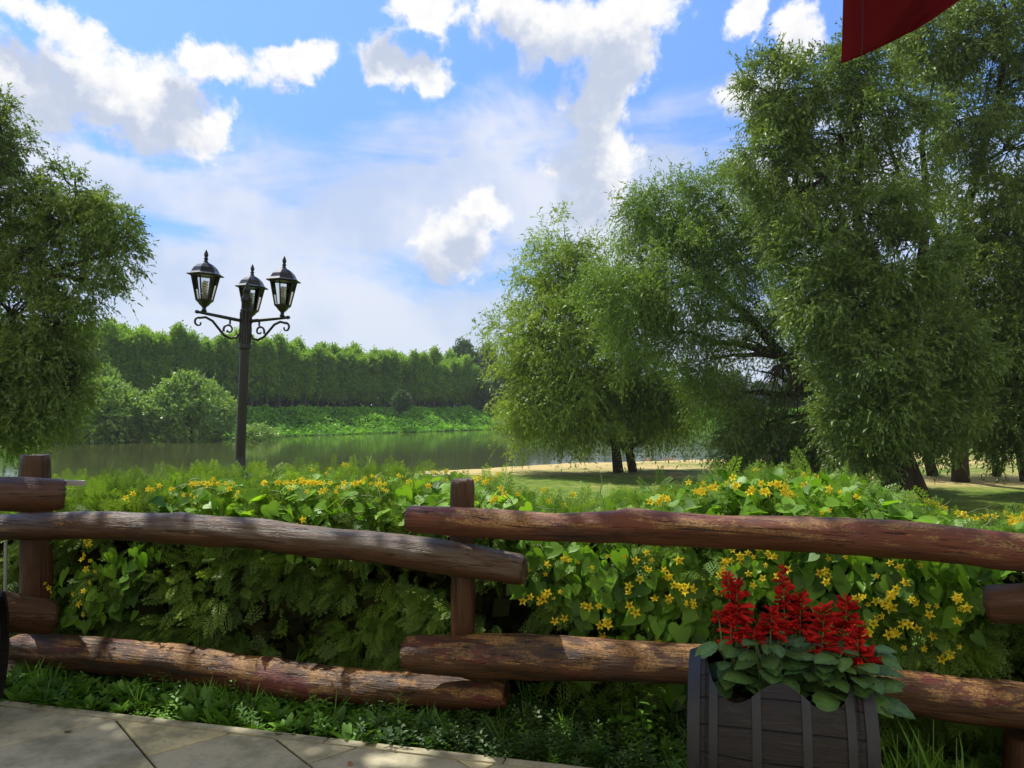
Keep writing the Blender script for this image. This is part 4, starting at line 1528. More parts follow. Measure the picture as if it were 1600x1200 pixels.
ff_ = [(762, 845, 1), (823, 905, 3), (835, 925, 2), (860, 885, 2), (895, 880, 3), (875, 920, 2), (840, 945, 3), (862, 935, 3), (910, 940, 2), (872, 975, 2), (945, 960, 4), (945, 985, 3), (985, 915, 3), (1015, 885, 3),
       (1010, 870, 2), (1040, 905, 4), (1060, 915, 3), (1045, 935, 3), (1085, 935, 3), (1080, 950, 4), (1110, 905, 4), (1115, 895, 3), (1080, 905, 2), (1165, 880, 4), (1185, 865, 3), (1195, 880, 3), (1180, 895, 3), (1220, 885, 2),
       (1300, 890, 3), (1302, 868, 1), (1275, 893, 1), (1332, 870, 1), (1400, 882, 2), (1420, 910, 2), (1345, 940, 4), (1380, 950, 4), (1400, 945, 3), (1405, 965, 3), (1370, 970, 4), (1350, 985, 4), (1395, 985, 3),
       (1430, 940, 2), (1460, 945, 3), (1485, 965, 2), (1500, 945, 3), (1440, 995, 2), (1440, 1010, 2), (1475, 1010, 2), (1490, 1025, 2), (1400, 1030, 1), (1465, 1040, 1), (1015, 1020, 1), (1030, 1000, 1),
       (1000, 955, 2), (920, 895, 2), (965, 870, 2), (1440, 870, 1), (1370, 890, 1), (1240, 870, 1), (1140, 875, 2), (1060, 880, 1), (1130, 920, 1)]
ft = [(685, 735, 2), (705, 736, 2), (745, 730, 1), (766, 725, 2), (755, 745, 3), (770, 735, 2), (770, 780, 3), (750, 755, 3), (787, 770, 2), (818, 770, 2), (855, 770, 1), (880, 785, 2), (905, 780, 2),
      (665, 785, 2), (690, 740, 2), (1065, 790, 2), (1090, 755, 2), (1130, 745, 2), (1100, 770, 2), (1165, 752, 2), (1180, 742, 2), (1185, 770, 2), (1230, 765, 2), (1250, 742, 2), (1272, 748, 2), (1335, 748, 3), (1350, 752, 3), (1345, 770, 3),
      (1358, 788, 3), (1375, 772, 3), (1390, 770, 3), (1405, 775, 4), (1412, 780, 3), (1385, 785, 3), (1335, 803, 3), (1380, 800, 2), (1230, 790, 2), (1255, 795, 2), (1290, 800, 2), (1595, 805, 4), (1585, 812, 4), (1600, 795, 2)]
ft += [(px_, 752 + (px_ * 7) % 34, 2) for px_ in range(1010, 1390, 24)]
random.shuffle(ff_)
mix_ = []
vine('flowering_vine', 'dense vine full of yellow star flowers hanging below the long red rail',
     [(880, 900, 75, 50, 80), (1000, 900, 85, 48, 100), (960, 965, 80, 35, 46), (1110, 910, 80, 55, 90), (1220, 890, 80, 40, 70), (1320, 910, 90, 55, 90), (1420, 930, 90, 70, 110),
      (1370, 1000, 80, 40, 50), (1490, 960, 60, 60, 46), (1060, 985, 50, 40, 30), (1055, 1045, 26, 60, 18), (1500, 890, 50, 20, 20)],
     [], ff_, [], 0, 1100)
vine('flowering_vine', 'bright green vine heaped on the hedge top right of the centre post',
     [], [(640, 860, 210, .09), (860, 1080, 170, .07), (1080, 1320, 400, .09), (1300, 1460, 240, .07), (1440, 1700, 130, .05)], [], ft, 34, 1300)

# ================================================================== street lamp
mt_black, g = mat('black_painted_iron')
tc = g.new('ShaderNodeTexCoord').outputs['Object']
n1, _ = g.noise(tc, 30, 4)
principled(g, g.mix(n1, (0.006, 0.006, 0.0065), (0.016, 0.0155, 0.016)), 0.38, bump=n1, bstr=0.15, bdist=0.004, spec=0.5)
mt_glass, g = mat('lamp_glass')
gl = g.new('ShaderNodeBsdfGlossy'); gl.inputs['Roughness'].default_value = 0.03
tr_ = g.new('ShaderNodeBsdfTransparent'); tr_.inputs['Color'].default_value = (0.86, 0.88, 0.88, 1)
fz = g.new('ShaderNodeFresnel'); fz.inputs[0].default_value = 1.45
ms = g.new('ShaderNodeMixShader')
g.l.new(fz.outputs[0], ms.inputs[0]); g.l.new(tr_.outputs[0], ms.inputs[1]); g.l.new(gl.outputs[0], ms.inputs[2]); g.l.new(ms.outputs[0], g.out.inputs[0])
mt_bulb, g = mat('white_bulb')
principled(g, (0.72, 0.70, 0.52), 0.35)
mt_socket, g = mat('bulb_socket')
principled(g, (0.30, 0.29, 0.24), 0.5)

LY = 8.0
lb = foot(368, LY)
lamp = empty('street_lamp', lb, (0, math.radians(2.3), 0))
tag(lamp, 'black cast-iron street lamp with three hexagonal lanterns on scrolled arms behind the hedge', 'street lamp')
PX = LY / F
ZT = at(385, 500, LY).z - lb.z            # height of the arms above the foot
m_ = MB()
zc = at(373, 741, LY).z - lb.z
prof = [(.17, 0), (.17, .12), (.14, .16), (.12, .5), (.11, zc - .12), (.115, zc - .10), (.075, zc - .05), (.10, zc), (.10, zc + .02), (.056, zc + .06), (.050, zc + .2), (.046, ZT - .30)]
m_.lathe(prof, 20)
m_.build('post', mt_black, lamp)
m_ = MB()
vs = []
for z, r in ((ZT - .31, .048), (ZT - .295, .066), (ZT - .28, .056), (ZT - .265, .064), (ZT - .25, .054), (ZT + .085, .054), (ZT + .10, .062), (ZT + .115, .050)):
    vs.append((r, z))
m_.lathe(vs, 20)
for k in range(10):                          # flutes of the sleeve
    a = 2 * math.pi * k / 10
    m_.tube([(math.cos(a) * .054, math.sin(a) * .054, ZT - .24), (math.cos(a) * .054, math.sin(a) * .054, ZT + .08)], .010, 6)
m_.build('sleeve', mt_black, lamp)
m_ = MB()
m_.lathe([(.050, ZT + .10), (.050, ZT + .19), (.058, ZT + .20), (.05, ZT + .24), (.028, ZT + .265), (.034, ZT + .275), (.034, ZT + .30), (.040, ZT + .31), (.030, ZT + .335), (.012, ZT + .36), (.016, ZT + .375), (0, ZT + .40)], 12)
m_.build('post_cap', mt_black, lamp)


def spiral(c, r0, r1, a0, a1, n=16):
    return [(c[0] + (r0 + (r1 - r0) * i / n) * math.cos(a0 + (a1 - a0) * i / n), c[1] + (r0 + (r1 - r0) * i / n) * math.sin(a0 + (a1 - a0) * i / n)) for i in range(n + 1)]


def lantern(parent, c):
    """hexagonal lantern; c is its foot"""
    t = parent
    m = MB()
    m.lathe([(.020, 0), (.034, .01), (.020, .03), (.022, .05), (.050, .075), (.070, .10), (.088, .115), (.090, .125)], 6, c, sm=False)
    base_ = m.build('lantern', mt_black, t)
    m = MB()                                   # six mullions and the rims
    for k in range(6):
        a = 2 * math.pi * k / 6 + math.pi / 6
        m.tube([(c[0] + math.cos(a) * .086, c[1] + math.sin(a) * .086, c[2] + .12), (c[0] + math.cos(a) * .150, c[1] + math.sin(a) * .150, c[2] + .40)], .009, 5)
    for r, z in ((.088, .125), (.150, .395)):
        ring = [(c[0] + math.cos(2 * math.pi * k / 6 + math.pi / 6) * r, c[1] + math.sin(2 * math.pi * k / 6 + math.pi / 6) * r, c[2] + z) for k in range(7)]
        m.tube(ring, .009, 5)
    m.build('lantern_frame', mt_black, base_)
    m = MB()
    m.lathe([(.083, .125), (.145, .395)], 6, c, sm=False)
    m.build('lantern_glass', mt_glass, base_)
    m = MB()
    m.lathe([(.196, .392), (.200, .400), (.168, .415), (.150, .43), (.125, .475), (.085, .51), (.055, .525), (.030, .535), (.016, .56), (.026, .575), (.014, .59), (.024, .61), (.020, .635), (.006, .665), (0, .675)], 6, c, sm=False)
    m.lathe([(.001, .396), (.194, .396)], 6, c, sm=False)
    m.build('lantern_roof', mt_black, base_)
    m = MB()
    m.lathe([(0.001, .12), (.030, .12), (.030, .19), (.024, .20)], 12, c)
    pts = []
    for i in range(60):
        a = i / 60 * 2 * math.pi * 4.5
        pts.append((c[0] + .026 * math.cos(a), c[1] + .026 * math.sin(a), c[2] + .205 + .13 * i / 60))
    b_ = MB()
    b_.tube(pts, .0115, 6)
    m.build('bulb_socket', mt_socket, base_)
    b_.build('bulb', mt_bulb, base_)


for ang in (223, 343, 103):
    a = math.radians(ang)
    ux, uy = math.cos(a), math.sin(a)
    R_arm = .435

    def P3(r, z):
        return (ux * r, uy * r, z)
    m_ = MB()
    m_.tube([P3(.06, ZT - .01), P3(.30, ZT + .012), P3(R_arm + .07, ZT + .03)], [.018, .017, .014], 8)
    m_.tube([P3(R_arm + .06, ZT + .03), P3(R_arm + .085, ZT + .03)], [.02, .016], 8)
    m_.build('arm', mt_black, lamp)
    m_ = MB()
    # the long scroll under the arm
    path = [(R_arm + .05, -.03), (R_arm - .02, -.015), (R_arm - .09, -.045), (R_arm - .15, -.11), (R_arm - .21, -.175), (R_arm - .28, -.205), (R_arm - .34, -.19), (.07, -.15)]
    m_.tube([P3(r, ZT + z) for r, z in path], [.012, .013, .013, .013, .013, .013, .012, .011], 7)
    m_.tube([P3(r, ZT + z) for r, z in spiral((R_arm + .045, -.075), .052, .014, math.pi * .5, -math.pi * 1.1)], np.linspace(.012, .008, 17).tolist(), 6)
    m_.tube([P3(r, ZT + z) for r, z in spiral((.175, -.115), .058, .016, -math.pi * .15, math.pi * 1.9)], np.linspace(.012, .008, 17).tolist(), 6)
    m_.tube([P3(.165, ZT - .06), P3(.165, ZT - .005)], .010, 6)
    m_.build('scroll', mt_black, lamp)
    lantern(lamp, P3(R_arm, ZT + .035))
    new = [c_ for c_ in lamp.children if c_.name.split('.')[0] == 'lantern'][-1]
    q_ = Vector(P3(R_arm, ZT + .035))
    new.matrix_basis = Matrix.Translation(q_) @ Matrix.Diagonal((.9, .9, .93, 1)) @ Matrix.Translation(-q_)

# ================================================================== barrel planters
mt_barrel, g = mat('charred_barrel_wood')
tc = g.new('ShaderNodeTexCoord').outputs['Object']
grain, _ = g.noise(g.mapping(tc, scale=(3, 40, 40)), 1.2, 6, 0.7, 0.5)
wav, _ = g.noise(g.mapping(tc, scale=(5, 60, 60)), 0.6, 3, 0.6, 2.5)
spn = g.new('ShaderNodeSeparateXYZ'); g.put(spn.inputs[0], tc)
ang_ = g.math('MULTIPLY', g.math('ARCTAN2', spn.outputs[1], spn.outputs[2]), 20 / (2 * math.pi))
saw = g.math('ABSOLUTE', g.math('SUBTRACT', g.math('FRACT', g.math('ADD', ang_, 100.3)), 0.5))
seam = g.ramp(saw, 0.012, 0.035, 1.0, 0.0)
c = g.mix(grain, (0.006, 0.0045, 0.004), (0.034, 0.028, 0.024))
c = g.mix(g.math('MULTIPLY', g.ramp(wav, 0.55, 0.7), 0.35), c, (0.055, 0.05, 0.05))
c = g.mix(g.math('MULTIPLY', seam, .85), c, (0.004, 0.004, 0.004))
h = g.math('SUBTRACT', g.math('ADD', g.math('MULTIPLY', grain, .6), g.math('MULTIPLY', wav, .4)), g.math('MULTIPLY', seam, 1.6))
principled(g, c, 0.62, bump=h, bstr=1.0, bdist=0.012, spec=0.3)
mt_endgrain, g = mat('barrel_end_wood')
tc = g.new('ShaderNodeTexCoord').outputs['Object']
grain, _ = g.noise(g.mapping(tc, scale=(30, 30, 8)), 1.2, 5, 0.7)
principled(g, g.mix(grain, (0.02, 0.018, 0.018), (0.15, 0.14, 0.135)), 0.7, bump=grain, bstr=.5)
mt_hoop, g = mat('dark_hoop_steel')
tc = g.new('ShaderNodeTexCoord').outputs['Object']
n1, _ = g.noise(tc, 18, 5, 0.7)
principled(g, g.mix(n1, (0.010, 0.010, 0.011), (0.034, 0.034, 0.038)), 0.55, metal=0.2, bump=n1, bstr=.15, bdist=.003)
mt_soil, g = mat('potting_soil')
tc = g.new('ShaderNodeTexCoord').outputs['Object']
n1, _ = g.noise(tc, 45, 5, 0.7)
principled(g, g.mix(n1, (0.008, 0.006, 0.005), (0.05, 0.035, 0.025)), 0.95, bump=n1, bstr=1, bdist=.02, spec=.2)

BL, BR, BRE = .63, .337, .273


def b_rad(x):
    return BRE + (BR - BRE) * (1 - (2 * x / BL) ** 2)


def th_front(x):
    """angle of the cut edge from the top, towards the viewer (radians)"""
    e = abs(x) / (BL * .405)
    if e >= 1:
        return 0.0
    lobes = math.radians(47) + math.radians(7) * math.cos(4.2 * x / BL * math.pi - math.pi)
    return lobes * (1 - e ** 12) ** .5


def th_back(x):
    e = abs(x) / (BL * .405)
    return 0.0 if e >= 1 else math.radians(30) * (1 - e ** 12) ** .5


def barrel_shell(m, x0, x1, dr0, dr1, nx, cut=True, nseg=128):
    """closed shell between radii r+dr0 (inner) and r+dr1 (outer)"""
    xs_ = np.linspace(x0, x1, nx)
    base = len(m.v)
    V, Fq = [], []
    for x in xs_:
        r = b_rad(x)
        tf, tb = (th_front(x), th_back(x)) if cut else (0, 0)
        for dr in (dr0, dr1):
            for k in range(nseg + 1):
                a = tf + (2 * math.pi - tb - tf) * k / nseg
                V.append((x, -(r + dr) * math.sin(a), (r + dr) * math.cos(a)))
    w = nseg + 1
    for i in range(nx - 1):
        for k in range(nseg):
            a = i * 2 * w + k
            b2 = a + 2 * w
            Fq.append((a, a + 1, b2 + 1, b2))                     # inner
            Fq.append((a + w, b2 + w, b2 + w + 1, a + w + 1))     # outer
        for k in (0, nseg):                                       # rims along the cut
            a = i * 2 * w + k
            Fq.append((a, a + 2 * w, a + 3 * w, a + w))
    for i in (0, nx - 1):
        for k in range(nseg):
            a = i * 2 * w + k
            Fq.append((a, a + 1, a + w + 1, a + w))
    m.add(V, Fq, False)


def make_barrel(loc, rz, label):
    t = empty('barrel_planter', loc, (0, 0, rz))
    tag(t, label, 'planter')
    zc_ = .372
    m = MB()
    barrel_shell(m, -BL / 2, BL / 2, -.024, 0, 90)
    # radial subdivision is fine enough to shade smooth across, keep the rims crisp
    o = m.build('staves', mt_barrel, t, (0, 0, zc_))
    for x in (-.228, -.082, .082, .228):
        m = MB()
        barrel_shell(m, x - .015, x + .015, .0015, .0045, 10 if abs(x) > .2 else 8)
        m.build('hoop', mt_hoop, t, (0, 0, zc_))
    for s in (-1, 1):
        m = MB()
        barrel_shell(m, s * BL / 2 - .004 if s < 0 else s * BL / 2 - .040, s * BL / 2 + .040 if s < 0 else s * BL / 2 + .004, -.003, .0045, 6, cut=False)
        m.build('end_hoop', mt_hoop, t, (0, 0, zc_))
        m = MB()
        x = s * (BL / 2 - .035)
        r = b_rad(x) - .02
        n = 48
        V = [(x, r * math.cos(2 * math.pi * k / n), r * math.sin(2 * math.pi * k / n)) for k in range(n)] + [(x - s * .02, r * math.cos(2 * math.pi * k / n), r * math.sin(2 * math.pi * k / n)) for k in range(n)]
        m.add(V, [tuple(range(n)), tuple(range(n, 2 * n))[::-1]])
        m.build('head', mt_barrel, t, (0, 0, zc_))
    # soil heaped inside
    V, Fq = [], []
    nx, ny = 40, 24
    for i in range(nx):
        for j in range(ny):
            x = -BL * .44 + BL * .88 * i / (nx - 1)
            yy = -.245 + .49 * j / (ny - 1)
            z = .150 + .03 * noise.noise(Vector((x * 8, yy * 8, 0))) + .02 * noise.noise(Vector((x * 30, yy * 30, 1)))
            V.append((x, yy, zc_ + z))
    m = MB()
    m.add(V, [(i * ny + j, (i + 1) * ny + j, (i + 1) * ny + j + 1, i * ny + j + 1) for i in range(nx - 1) for j in range(ny - 1)], True)
    m.build('soil', mt_soil, t)
    m = MB()
    for s in (-1, 1):
        for q in (-1, 1):
            m2 = MB()
            m2.add([(s * .2 - .03, q * .11, .0), (s * .2 + .03, q * .11, .0), (s * .2 + .03, q * .21, 0), (s * .2 - .03, q * .21, 0), (s * .2 - .03, q * .21, .10), (s * .2 + .03, q * .21, .10)],
                   [(0, 1, 2, 3), (3, 2, 5, 4), (0, 4, 5, 1), (0, 3, 4), (1, 5, 2)])
            m2.build('foot', mt_barrel, t)
    return t


BC = Vector((1.005, 2.93, 0.0))
BROT = math.radians(-15)
barrel = make_barrel(BC, BROT, 'dark wooden half-cut barrel lying on its side and planted with red salvia')
make_barrel((-2.945, 3.86, 0.0), math.radians(26), 'dark round barrel end just showing at the left edge before the fence')

# --- red salvia growing in the barrel
mt_salvia, g = mat('red_salvia_petals')
att = g.new('ShaderNodeAttribute', attribute_name='rnd').outputs['Fac']
c = g.mix(att, (0.30, 0.010, 0.012), (0.86, 0.045, 0.035))
d = g.new('ShaderNodeBsdfDiffuse'); g.put(d.inputs[0], c)
t_ = g.new('ShaderNodeBsdfTranslucent'); g.put(t_.inputs[0], c)
ms = g.new('ShaderNodeMixShader'); ms.inputs[0].default_value = 0.4
g.l.new(d.outputs[0], ms.inputs[1]); g.l.new(t_.outputs[0], ms.inputs[2]); g.l.new(ms.outputs[0], g.out.inputs[0])
m_sl, g = mat('salvia_leaves')
tc = g.new('ShaderNodeTexCoord').outputs['UV']
att = g.new('ShaderNodeAttribute', attribute_name='rnd').outputs['Fac']
tco = g.new('ShaderNodeTexCoord').outputs['Object']
n1, _ = g.noise(tco, 60, 4, .6)
c = g.mix(att, (0.018, 0.055, 0.011), (0.115, 0.22, 0.04))
c = g.mix(g.ramp(n1, .4, .7, 0, .5), c, (0.10, 0.17, 0.07))
principled(g, c, 0.5, bump=n1, bstr=.6, bdist=.005, spec=.3)
mt_salvia_leaf = m_sl

# toothed leaf template with sunken veins: rows across, midrib low
rows = 11
lv, lf = [], []
for i in range(rows):
    t = i / (rows - 1)
    wdt = .40 * math.sin(math.pi * min(1, t * .92 + .08)) ** .75 * (1 - .25 * t) + (0.0 if t < 1 else 0)
    if i == rows - 1:
        wdt = .01
    tooth = 1 + (.10 if i % 2 else -.04)
    sag = -.22 * t * t
    vein = .018 if i % 2 else -.006
    lv += [(-wdt * tooth, t, sag + .02), (-wdt * .5, t - .02, sag + .075 * wdt + vein), (0, t, sag - .02), (wdt * .5, t - .02, sag + .075 * wdt + vein), (wdt * tooth, t, sag + .02)]
for i in range(rows - 1):
    for j in range(4):
        a = i * 5 + j
        lf.append((a, a + 1, a + 6, a + 5))
LV, LF = np.array(lv, float), np.array(lf)
LT = np.array([(0.0 if i % 2 else .22) + (.35 if j == 2 else 0) for i in range(rows) for j in range(5)])      # pale veins

# floret: calyx and a long lipped tube
flv = [(0, 0, 0), (.13, .35, .05), (0, .42, .12), (-.13, .35, .05), (.10, .95, .02), (0, 1.05, .16), (-.10, .95, .02), (.14, 1.12, -.10), (-.14, 1.12, -.10), (0, .45, -.08), (0, .95, -.12)]
flf = [(0, 1, 2), (0, 2, 3), (1, 4, 2), (2, 4, 5), (2, 5, 6), (2, 6, 3), (0, 9, 1), (0, 3, 9), (1, 9, 4), (9, 10, 4), (3, 6, 9), (9, 6, 10), (10, 7, 4), (10, 6, 8)]
SFV, SFF = np.array(flv, float), np.array(flf)
Rz = Matrix.Rotation(BROT, 3, 'Z')


def salvia(px, leaf_px, spikes, label, Yp, nleaf=16):
    """spikes: (px, top_py, bottom_py, width_px)"""
    Y0 = Yp
    base_ = Vector(((px - 800) / F * Y0, Y0, .375 + .15))
    t = empty('salvia_plant', base_)
    tag(t, label, 'plant', 'red salvia plants in the barrel')
    B = np.array(base_)
    st = MB()
    P, Yd, Zd, S = [], [], [], []
    for k in range(int(nleaf * 1.6)):
        a = random.uniform(0, 2 * math.pi)
        rr = random.uniform(.015, .085)
        z = random.uniform(.02, .21)
        dirv = Vector((math.cos(a), math.sin(a) - .35, random.uniform(-.45, .35)))
        p = Vector((math.cos(a) * rr, math.sin(a) * rr * .8 - .02, z))
        st.tube([Vector((0, 0, 0)), p * .6 + Vector((0, 0, .01)), p], [.0035, .003, .002], 5, caps=False)
        P.append(base_ + p)
        Yd.append(tuple(dirv))
        Zd.append((random.gauss(0, .25), -.25, 1))
        S.append(random.uniform(.075, .135) * (1.15 - z * 1.8))
    X, Y_, Z = frame_from(np.array(Yd), np.array(Zd, float))
    v, f, r = scatter(LV, LF, np.array([tuple(p) for p in P]) - B, X, Y_, Z, np.array(S), rnd=RNG.random(len(P)) * .6, trnd=LT)
    np_obj('foliage', v, f, mt_salvia_leaf, t, rnd=r, shade=True)
    for (sx, ty, by, wp) in spikes:
        bot, top = at(sx, by, Y0), at(sx + random.uniform(-4, 4), ty, Y0 - .02)
        lo = Vector(((sx - 800) / F * Y0 * .6 + base_.x * .4, Y0, base_.z + .05))
        st.tube([lo - base_, bot - base_, top - base_], [.0035, .003, .0015], 6)
        L = (top - bot).length
        n_ = int(30 * L / .15) + 14
        q = (np.arange(n_) + RNG.random(n_)) / n_
        ax = np.array((top - bot).normalized())
        pos = np.array(bot)[None] + ax[None] * (q * L)[:, None] - B
        aa = np.arange(n_) * 2.4 + RNG.random(n_)
        rad = np.stack([np.cos(aa), np.sin(aa), np.zeros(n_)], 1)
        up = (-.15 + .9 * q + RNG.normal(size=n_) * .25)[:, None]
        D = rad + np.array([0, 0, 1]) * up
        X, Y_, Z = frame_from(D, np.tile([0, 0, 1.0], (n_, 1)) + RNG.normal(size=(n_, 3)) * .2)
        size = wp / 2 / F * Y0 * (1.15 - .55 * q) * RNG.uniform(.8, 1.2, n_)
        v, f, r = scatter(SFV, SFF, pos, X, Y_, Z, np.stack([size * 1.25, size, size * 1.25], 1))
        np_obj('flower_spike', v, f, mt_salvia, t, rnd=r)
    st.build('stems', mt_stem, t)
    return t


salvia(1150, 0, [(1140, 896, 920, 26), (1152, 912, 968, 46), (1150, 955, 1004, 44), (1124, 956, 972, 20)], 'red salvia at the left end of the barrel with a tall tapering spike', 2.98, 20)
salvia(1200, 0, [(1204, 955, 988, 44), (1180, 985, 1003, 34), (1222, 962, 985, 28), (1222, 996, 1006, 14)], 'low red salvia with short ragged spikes second from the barrel\'s left end', 2.90, 22)
salvia(1240, 0, [(1225, 888, 948, 34), (1250, 932, 990, 44)], 'red salvia with the tallest slender spike at the middle of the barrel', 2.98, 16)
salvia(1285, 0, [(1285, 948, 1018, 46)], 'red salvia with one fat drooping spike right of the barrel\'s middle', 2.84, 22)
salvia(1320, 0, [(1322, 937, 985, 44), (1316, 975, 1000, 26)], 'red salvia with a bright upright spike near the barrel\'s right end', 2.92, 18)
salvia(1335, 0, [(1341, 990, 1038, 54), (1352, 1035, 1045, 20)], 'red salvia with a bushy low spike leaning over the barrel\'s right end', 2.80, 18)

# ================================================================== weeds between paving and fence
mt_weed = leaf_mat('weed_leaves', (0.040, 0.115, 0.018), (0.17, 0.36, 0.035), trans=0.38, gloss=0.025, scale=4)
mt_weed_grey = leaf_mat('dull_weed_leaves', (0.035, 0.075, 0.025), (0.10, 0.18, 0.05), trans=0.3, gloss=0.02, scale=4)


def leaf_tpl(wd, rows_=5, sag=.25, tooth=0.0):
    v, f = [], []
    for i in range(rows_ + 1):
        t = i / rows_
        w_ = wd * math.sin(math.pi * (t * .94 + .03)) ** .8 * (1 + (tooth if i % 2 else -tooth))
        v += [(-w_, t, -sag * t * t + .25 * w_), (0, t, -sag * t * t), (w_, t, -sag * t * t + .25 * w_)]
    for i in range(rows_):
        for j in range(2):
            a = i * 3 + j
            f.append((a, a + 1, a + 4, a + 3))
    return np.array(v, float), np.array(f)


def compose(tpl, placements):
    """combine copies of one template: placements (pos, yaxis, up, size)"""
    V, Fq = tpl
    P = np.array([p[0] for p in placements], float)
    X, Y_, Z = frame_from(np.array([p[1] for p in placements], float), np.array([p[2] for p in placements], float))
    v, f, _ = scatter(V, Fq, P, X, Y_, Z, np.array([p[3] for p in placements]))
    return v, f


def pl_sprig(n=14, h=1.0, l=.30):
    out = []
    for k in range(n):
        a, z = k * 2.4, h * (.12 + .85 * k / n)
        out.append(((0.02 * math.cos(a), .02 * math.sin(a), z), (math.cos(a), math.sin(a), .45), (0, 0, 1), l * (1.15 - .6 * k / n)))
    return out


def pl_rosette(n=9):
    return [((0, 0, .02), (math.cos(k * 2.4), math.sin(k * 2.4), random.uniform(.5, 1.6)), (0, 0, 1), random.uniform(.7, 1.0)) for k in range(n)]


def pl_tuft(n=12):
    return [((random.uniform(-.06, .06), random.uniform(-.06, .06), 0), (random.gauss(0, .35), random.gauss(0, .35), 1), (random.gauss(0, 1), random.gauss(0, 1), .2), random.uniform(.5, 1.0)) for k in range(n)]


broad, narrow, blade, small = leaf_tpl(.17, 6, .22, .12), leaf_tpl(.075, 4, .25), leaf_tpl(.020, 4, .45), leaf_tpl(.26, 3, .15)
T_sprig = compose(small, pl_sprig(16, 1.0, .26))
T_lance = compose(narrow, pl_sprig(24, 1.0, .34))
T_ros = compose(broad, pl_rosette(9))
T_tuft = compose(blade, pl_tuft(14))
T_mat = compose(small, [((random.uniform(-.5, .5), random.uniform(-.5, .5), random.uniform(.02, .30)), (random.gauss(0, 1), random.gauss(0, 1), .3), (0, 0, 1), random.uniform(.13, .24)) for _ in range(22)])


def strip_pts(n, d0, d1, px0=-150, px1=1750, hw=None):
    px = px0 + (px1 - px0) * RNG.random(n)
    out = []
    for q in px:
        d = d0 + (d1 - d0) * random.random()
        x = (q - 800) / F * 3.8
        out.append((x, edge_y(x) + d, -.04))
    return np.array(out)


def weeds(tpl, n, d0, d1, s0, s1, lean=.25, **kw):
    P = strip_pts(n, d0, d1, **kw)
    up = np.array([0, 0, 1.0]) + RNG.normal(size=(n, 3)) * lean
    a = RNG.random(n) * 6.28
    X0 = np.stack([np.cos(a), np.sin(a), np.zeros(n)], 1)
    Zx = norm(up)
    X = norm(X0 - Zx * np.sum(X0 * Zx, 1, keepdims=True))
    Y_ = np.cross(Zx, X)
    return scatter(tpl[0], tpl[1], P, X, Y_, Zx, s0 + (s1 - s0) * RNG.random(n))


parts = [weeds(T_mat, 1100, .02, .75, .07, .13, .2), weeds(T_ros, 190, .04, .6, .09, .16, .15, px1=700), weeds(T_ros, 80, .1, .6, .07, .12, .15, px0=700),
         weeds(T_sprig, 300, .03, .7, .08, .17), weeds(T_tuft, 200, .05, .8, .10, .22, .2), weeds(T_lance, 60, .08, .5, .08, .14)]
V, Fq, R_ = joinN(parts)
o = np_obj('ground_weeds', V, Fq, mt_weed, rnd=R_)
tag(o, 'mixed low weeds, clover and grass filling the strip between paving and fence', 'weeds', kind='stuff')
parts = [weeds(T_mat, 700, .0, .7, .06, .11, .2, px0=560, px1=1150), weeds(T_sprig, 330, .03, .65, .08, .17, px0=560, px1=1150), weeds(T_lance, 120, .05, .6, .08, .15, px0=560, px1=1700)]
V, Fq, R_ = joinN(parts)
o = np_obj('dull_weeds', V, Fq, mt_weed_grey, rnd=R_)
tag(o, 'thin grey-green seeding weeds at the right half of the planting strip', 'weeds', kind='stuff')


def weed_plant(px, py, d, tpl_list, size, label, material, name='weed_plant'):
    Yd = 3.9
    for _ in range(4):
        x = (px - 800) / F * Yd
        Yd = edge_y(x) + d
    x = (px - 800) / F * Yd
    t = empty(name, (x, Yd, -.04))
    tag(t, label, 'plant')
    parts = []
    for tp, s, (ox, oy) in tpl_list:
        P = np.array([[ox, oy, 0.0]])
        a = random.uniform(0, 6)
        X, Y_, Z = np.array([[math.cos(a), math.sin(a), 0]]), np.array([[-math.sin(a), math.cos(a), 0]]), np.array([[0, 0, 1.0]])
        parts.append(scatter(tp[0], tp[1], P, X, Y_, Z, np.array([s * size])))
    V, Fq, R_ = joinN(parts)
    np_obj('foliage', V, Fq, material, t, rnd=np.clip(R_ * .3 + .6, 0, 1))
    st = MB()
    for tp, s, (ox, oy) in tpl_list:
        st.tube([(ox, oy, 0), (ox, oy, s * size * .95)], [.004, .0015], 5)
    st.build('stem', mt_stem, t)
    return t


Tb = compose(leaf_tpl(.33, 5, .2), [((.05 * math.cos(k * 2.4), .05 * math.sin(k * 2.4), .35 + .6 * k / 12), (math.cos(k * 2.4), math.sin(k * 2.4), .15), (0, 0, 1), .42 - .02 * k) for k in range(12)])
weed_plant(492, 1090, .22, [(Tb, 1, (0, 0)), (Tb, .8, (.05, .04)), (Tb, .7, (-.05, .02))], .17, 'small bushy weed with broad rounded leaves in front of the sagging bottom rail', mt_weed)
weed_plant(622, 1075, .16, [(T_lance, 1, (0, 0)), (T_lance, .8, (.03, .03))], .24, 'upright weed with narrow whorled leaves just left of the centre post', mt_weed)
weed_plant(995, 1090, .42, [(Tb, 1, (0, 0)), (Tb, .9, (.08, .05)), (Tb, .85, (-.07, .03)), (Tb, .7, (.02, -.06))], .24, 'leafy green weed with pointed leaves standing left of the barrel', mt_weed)
weed_plant(1435, 1180, .18, [(T_tuft, 1, (0, 0)), (T_tuft, 1.1, (.08, .03)), (T_tuft, .9, (-.08, .02)), (T_tuft, .9, (.15, -.02))], .30, 'bright tuft of arching grass right of the barrel', mt_weed, 'grass_tuft')

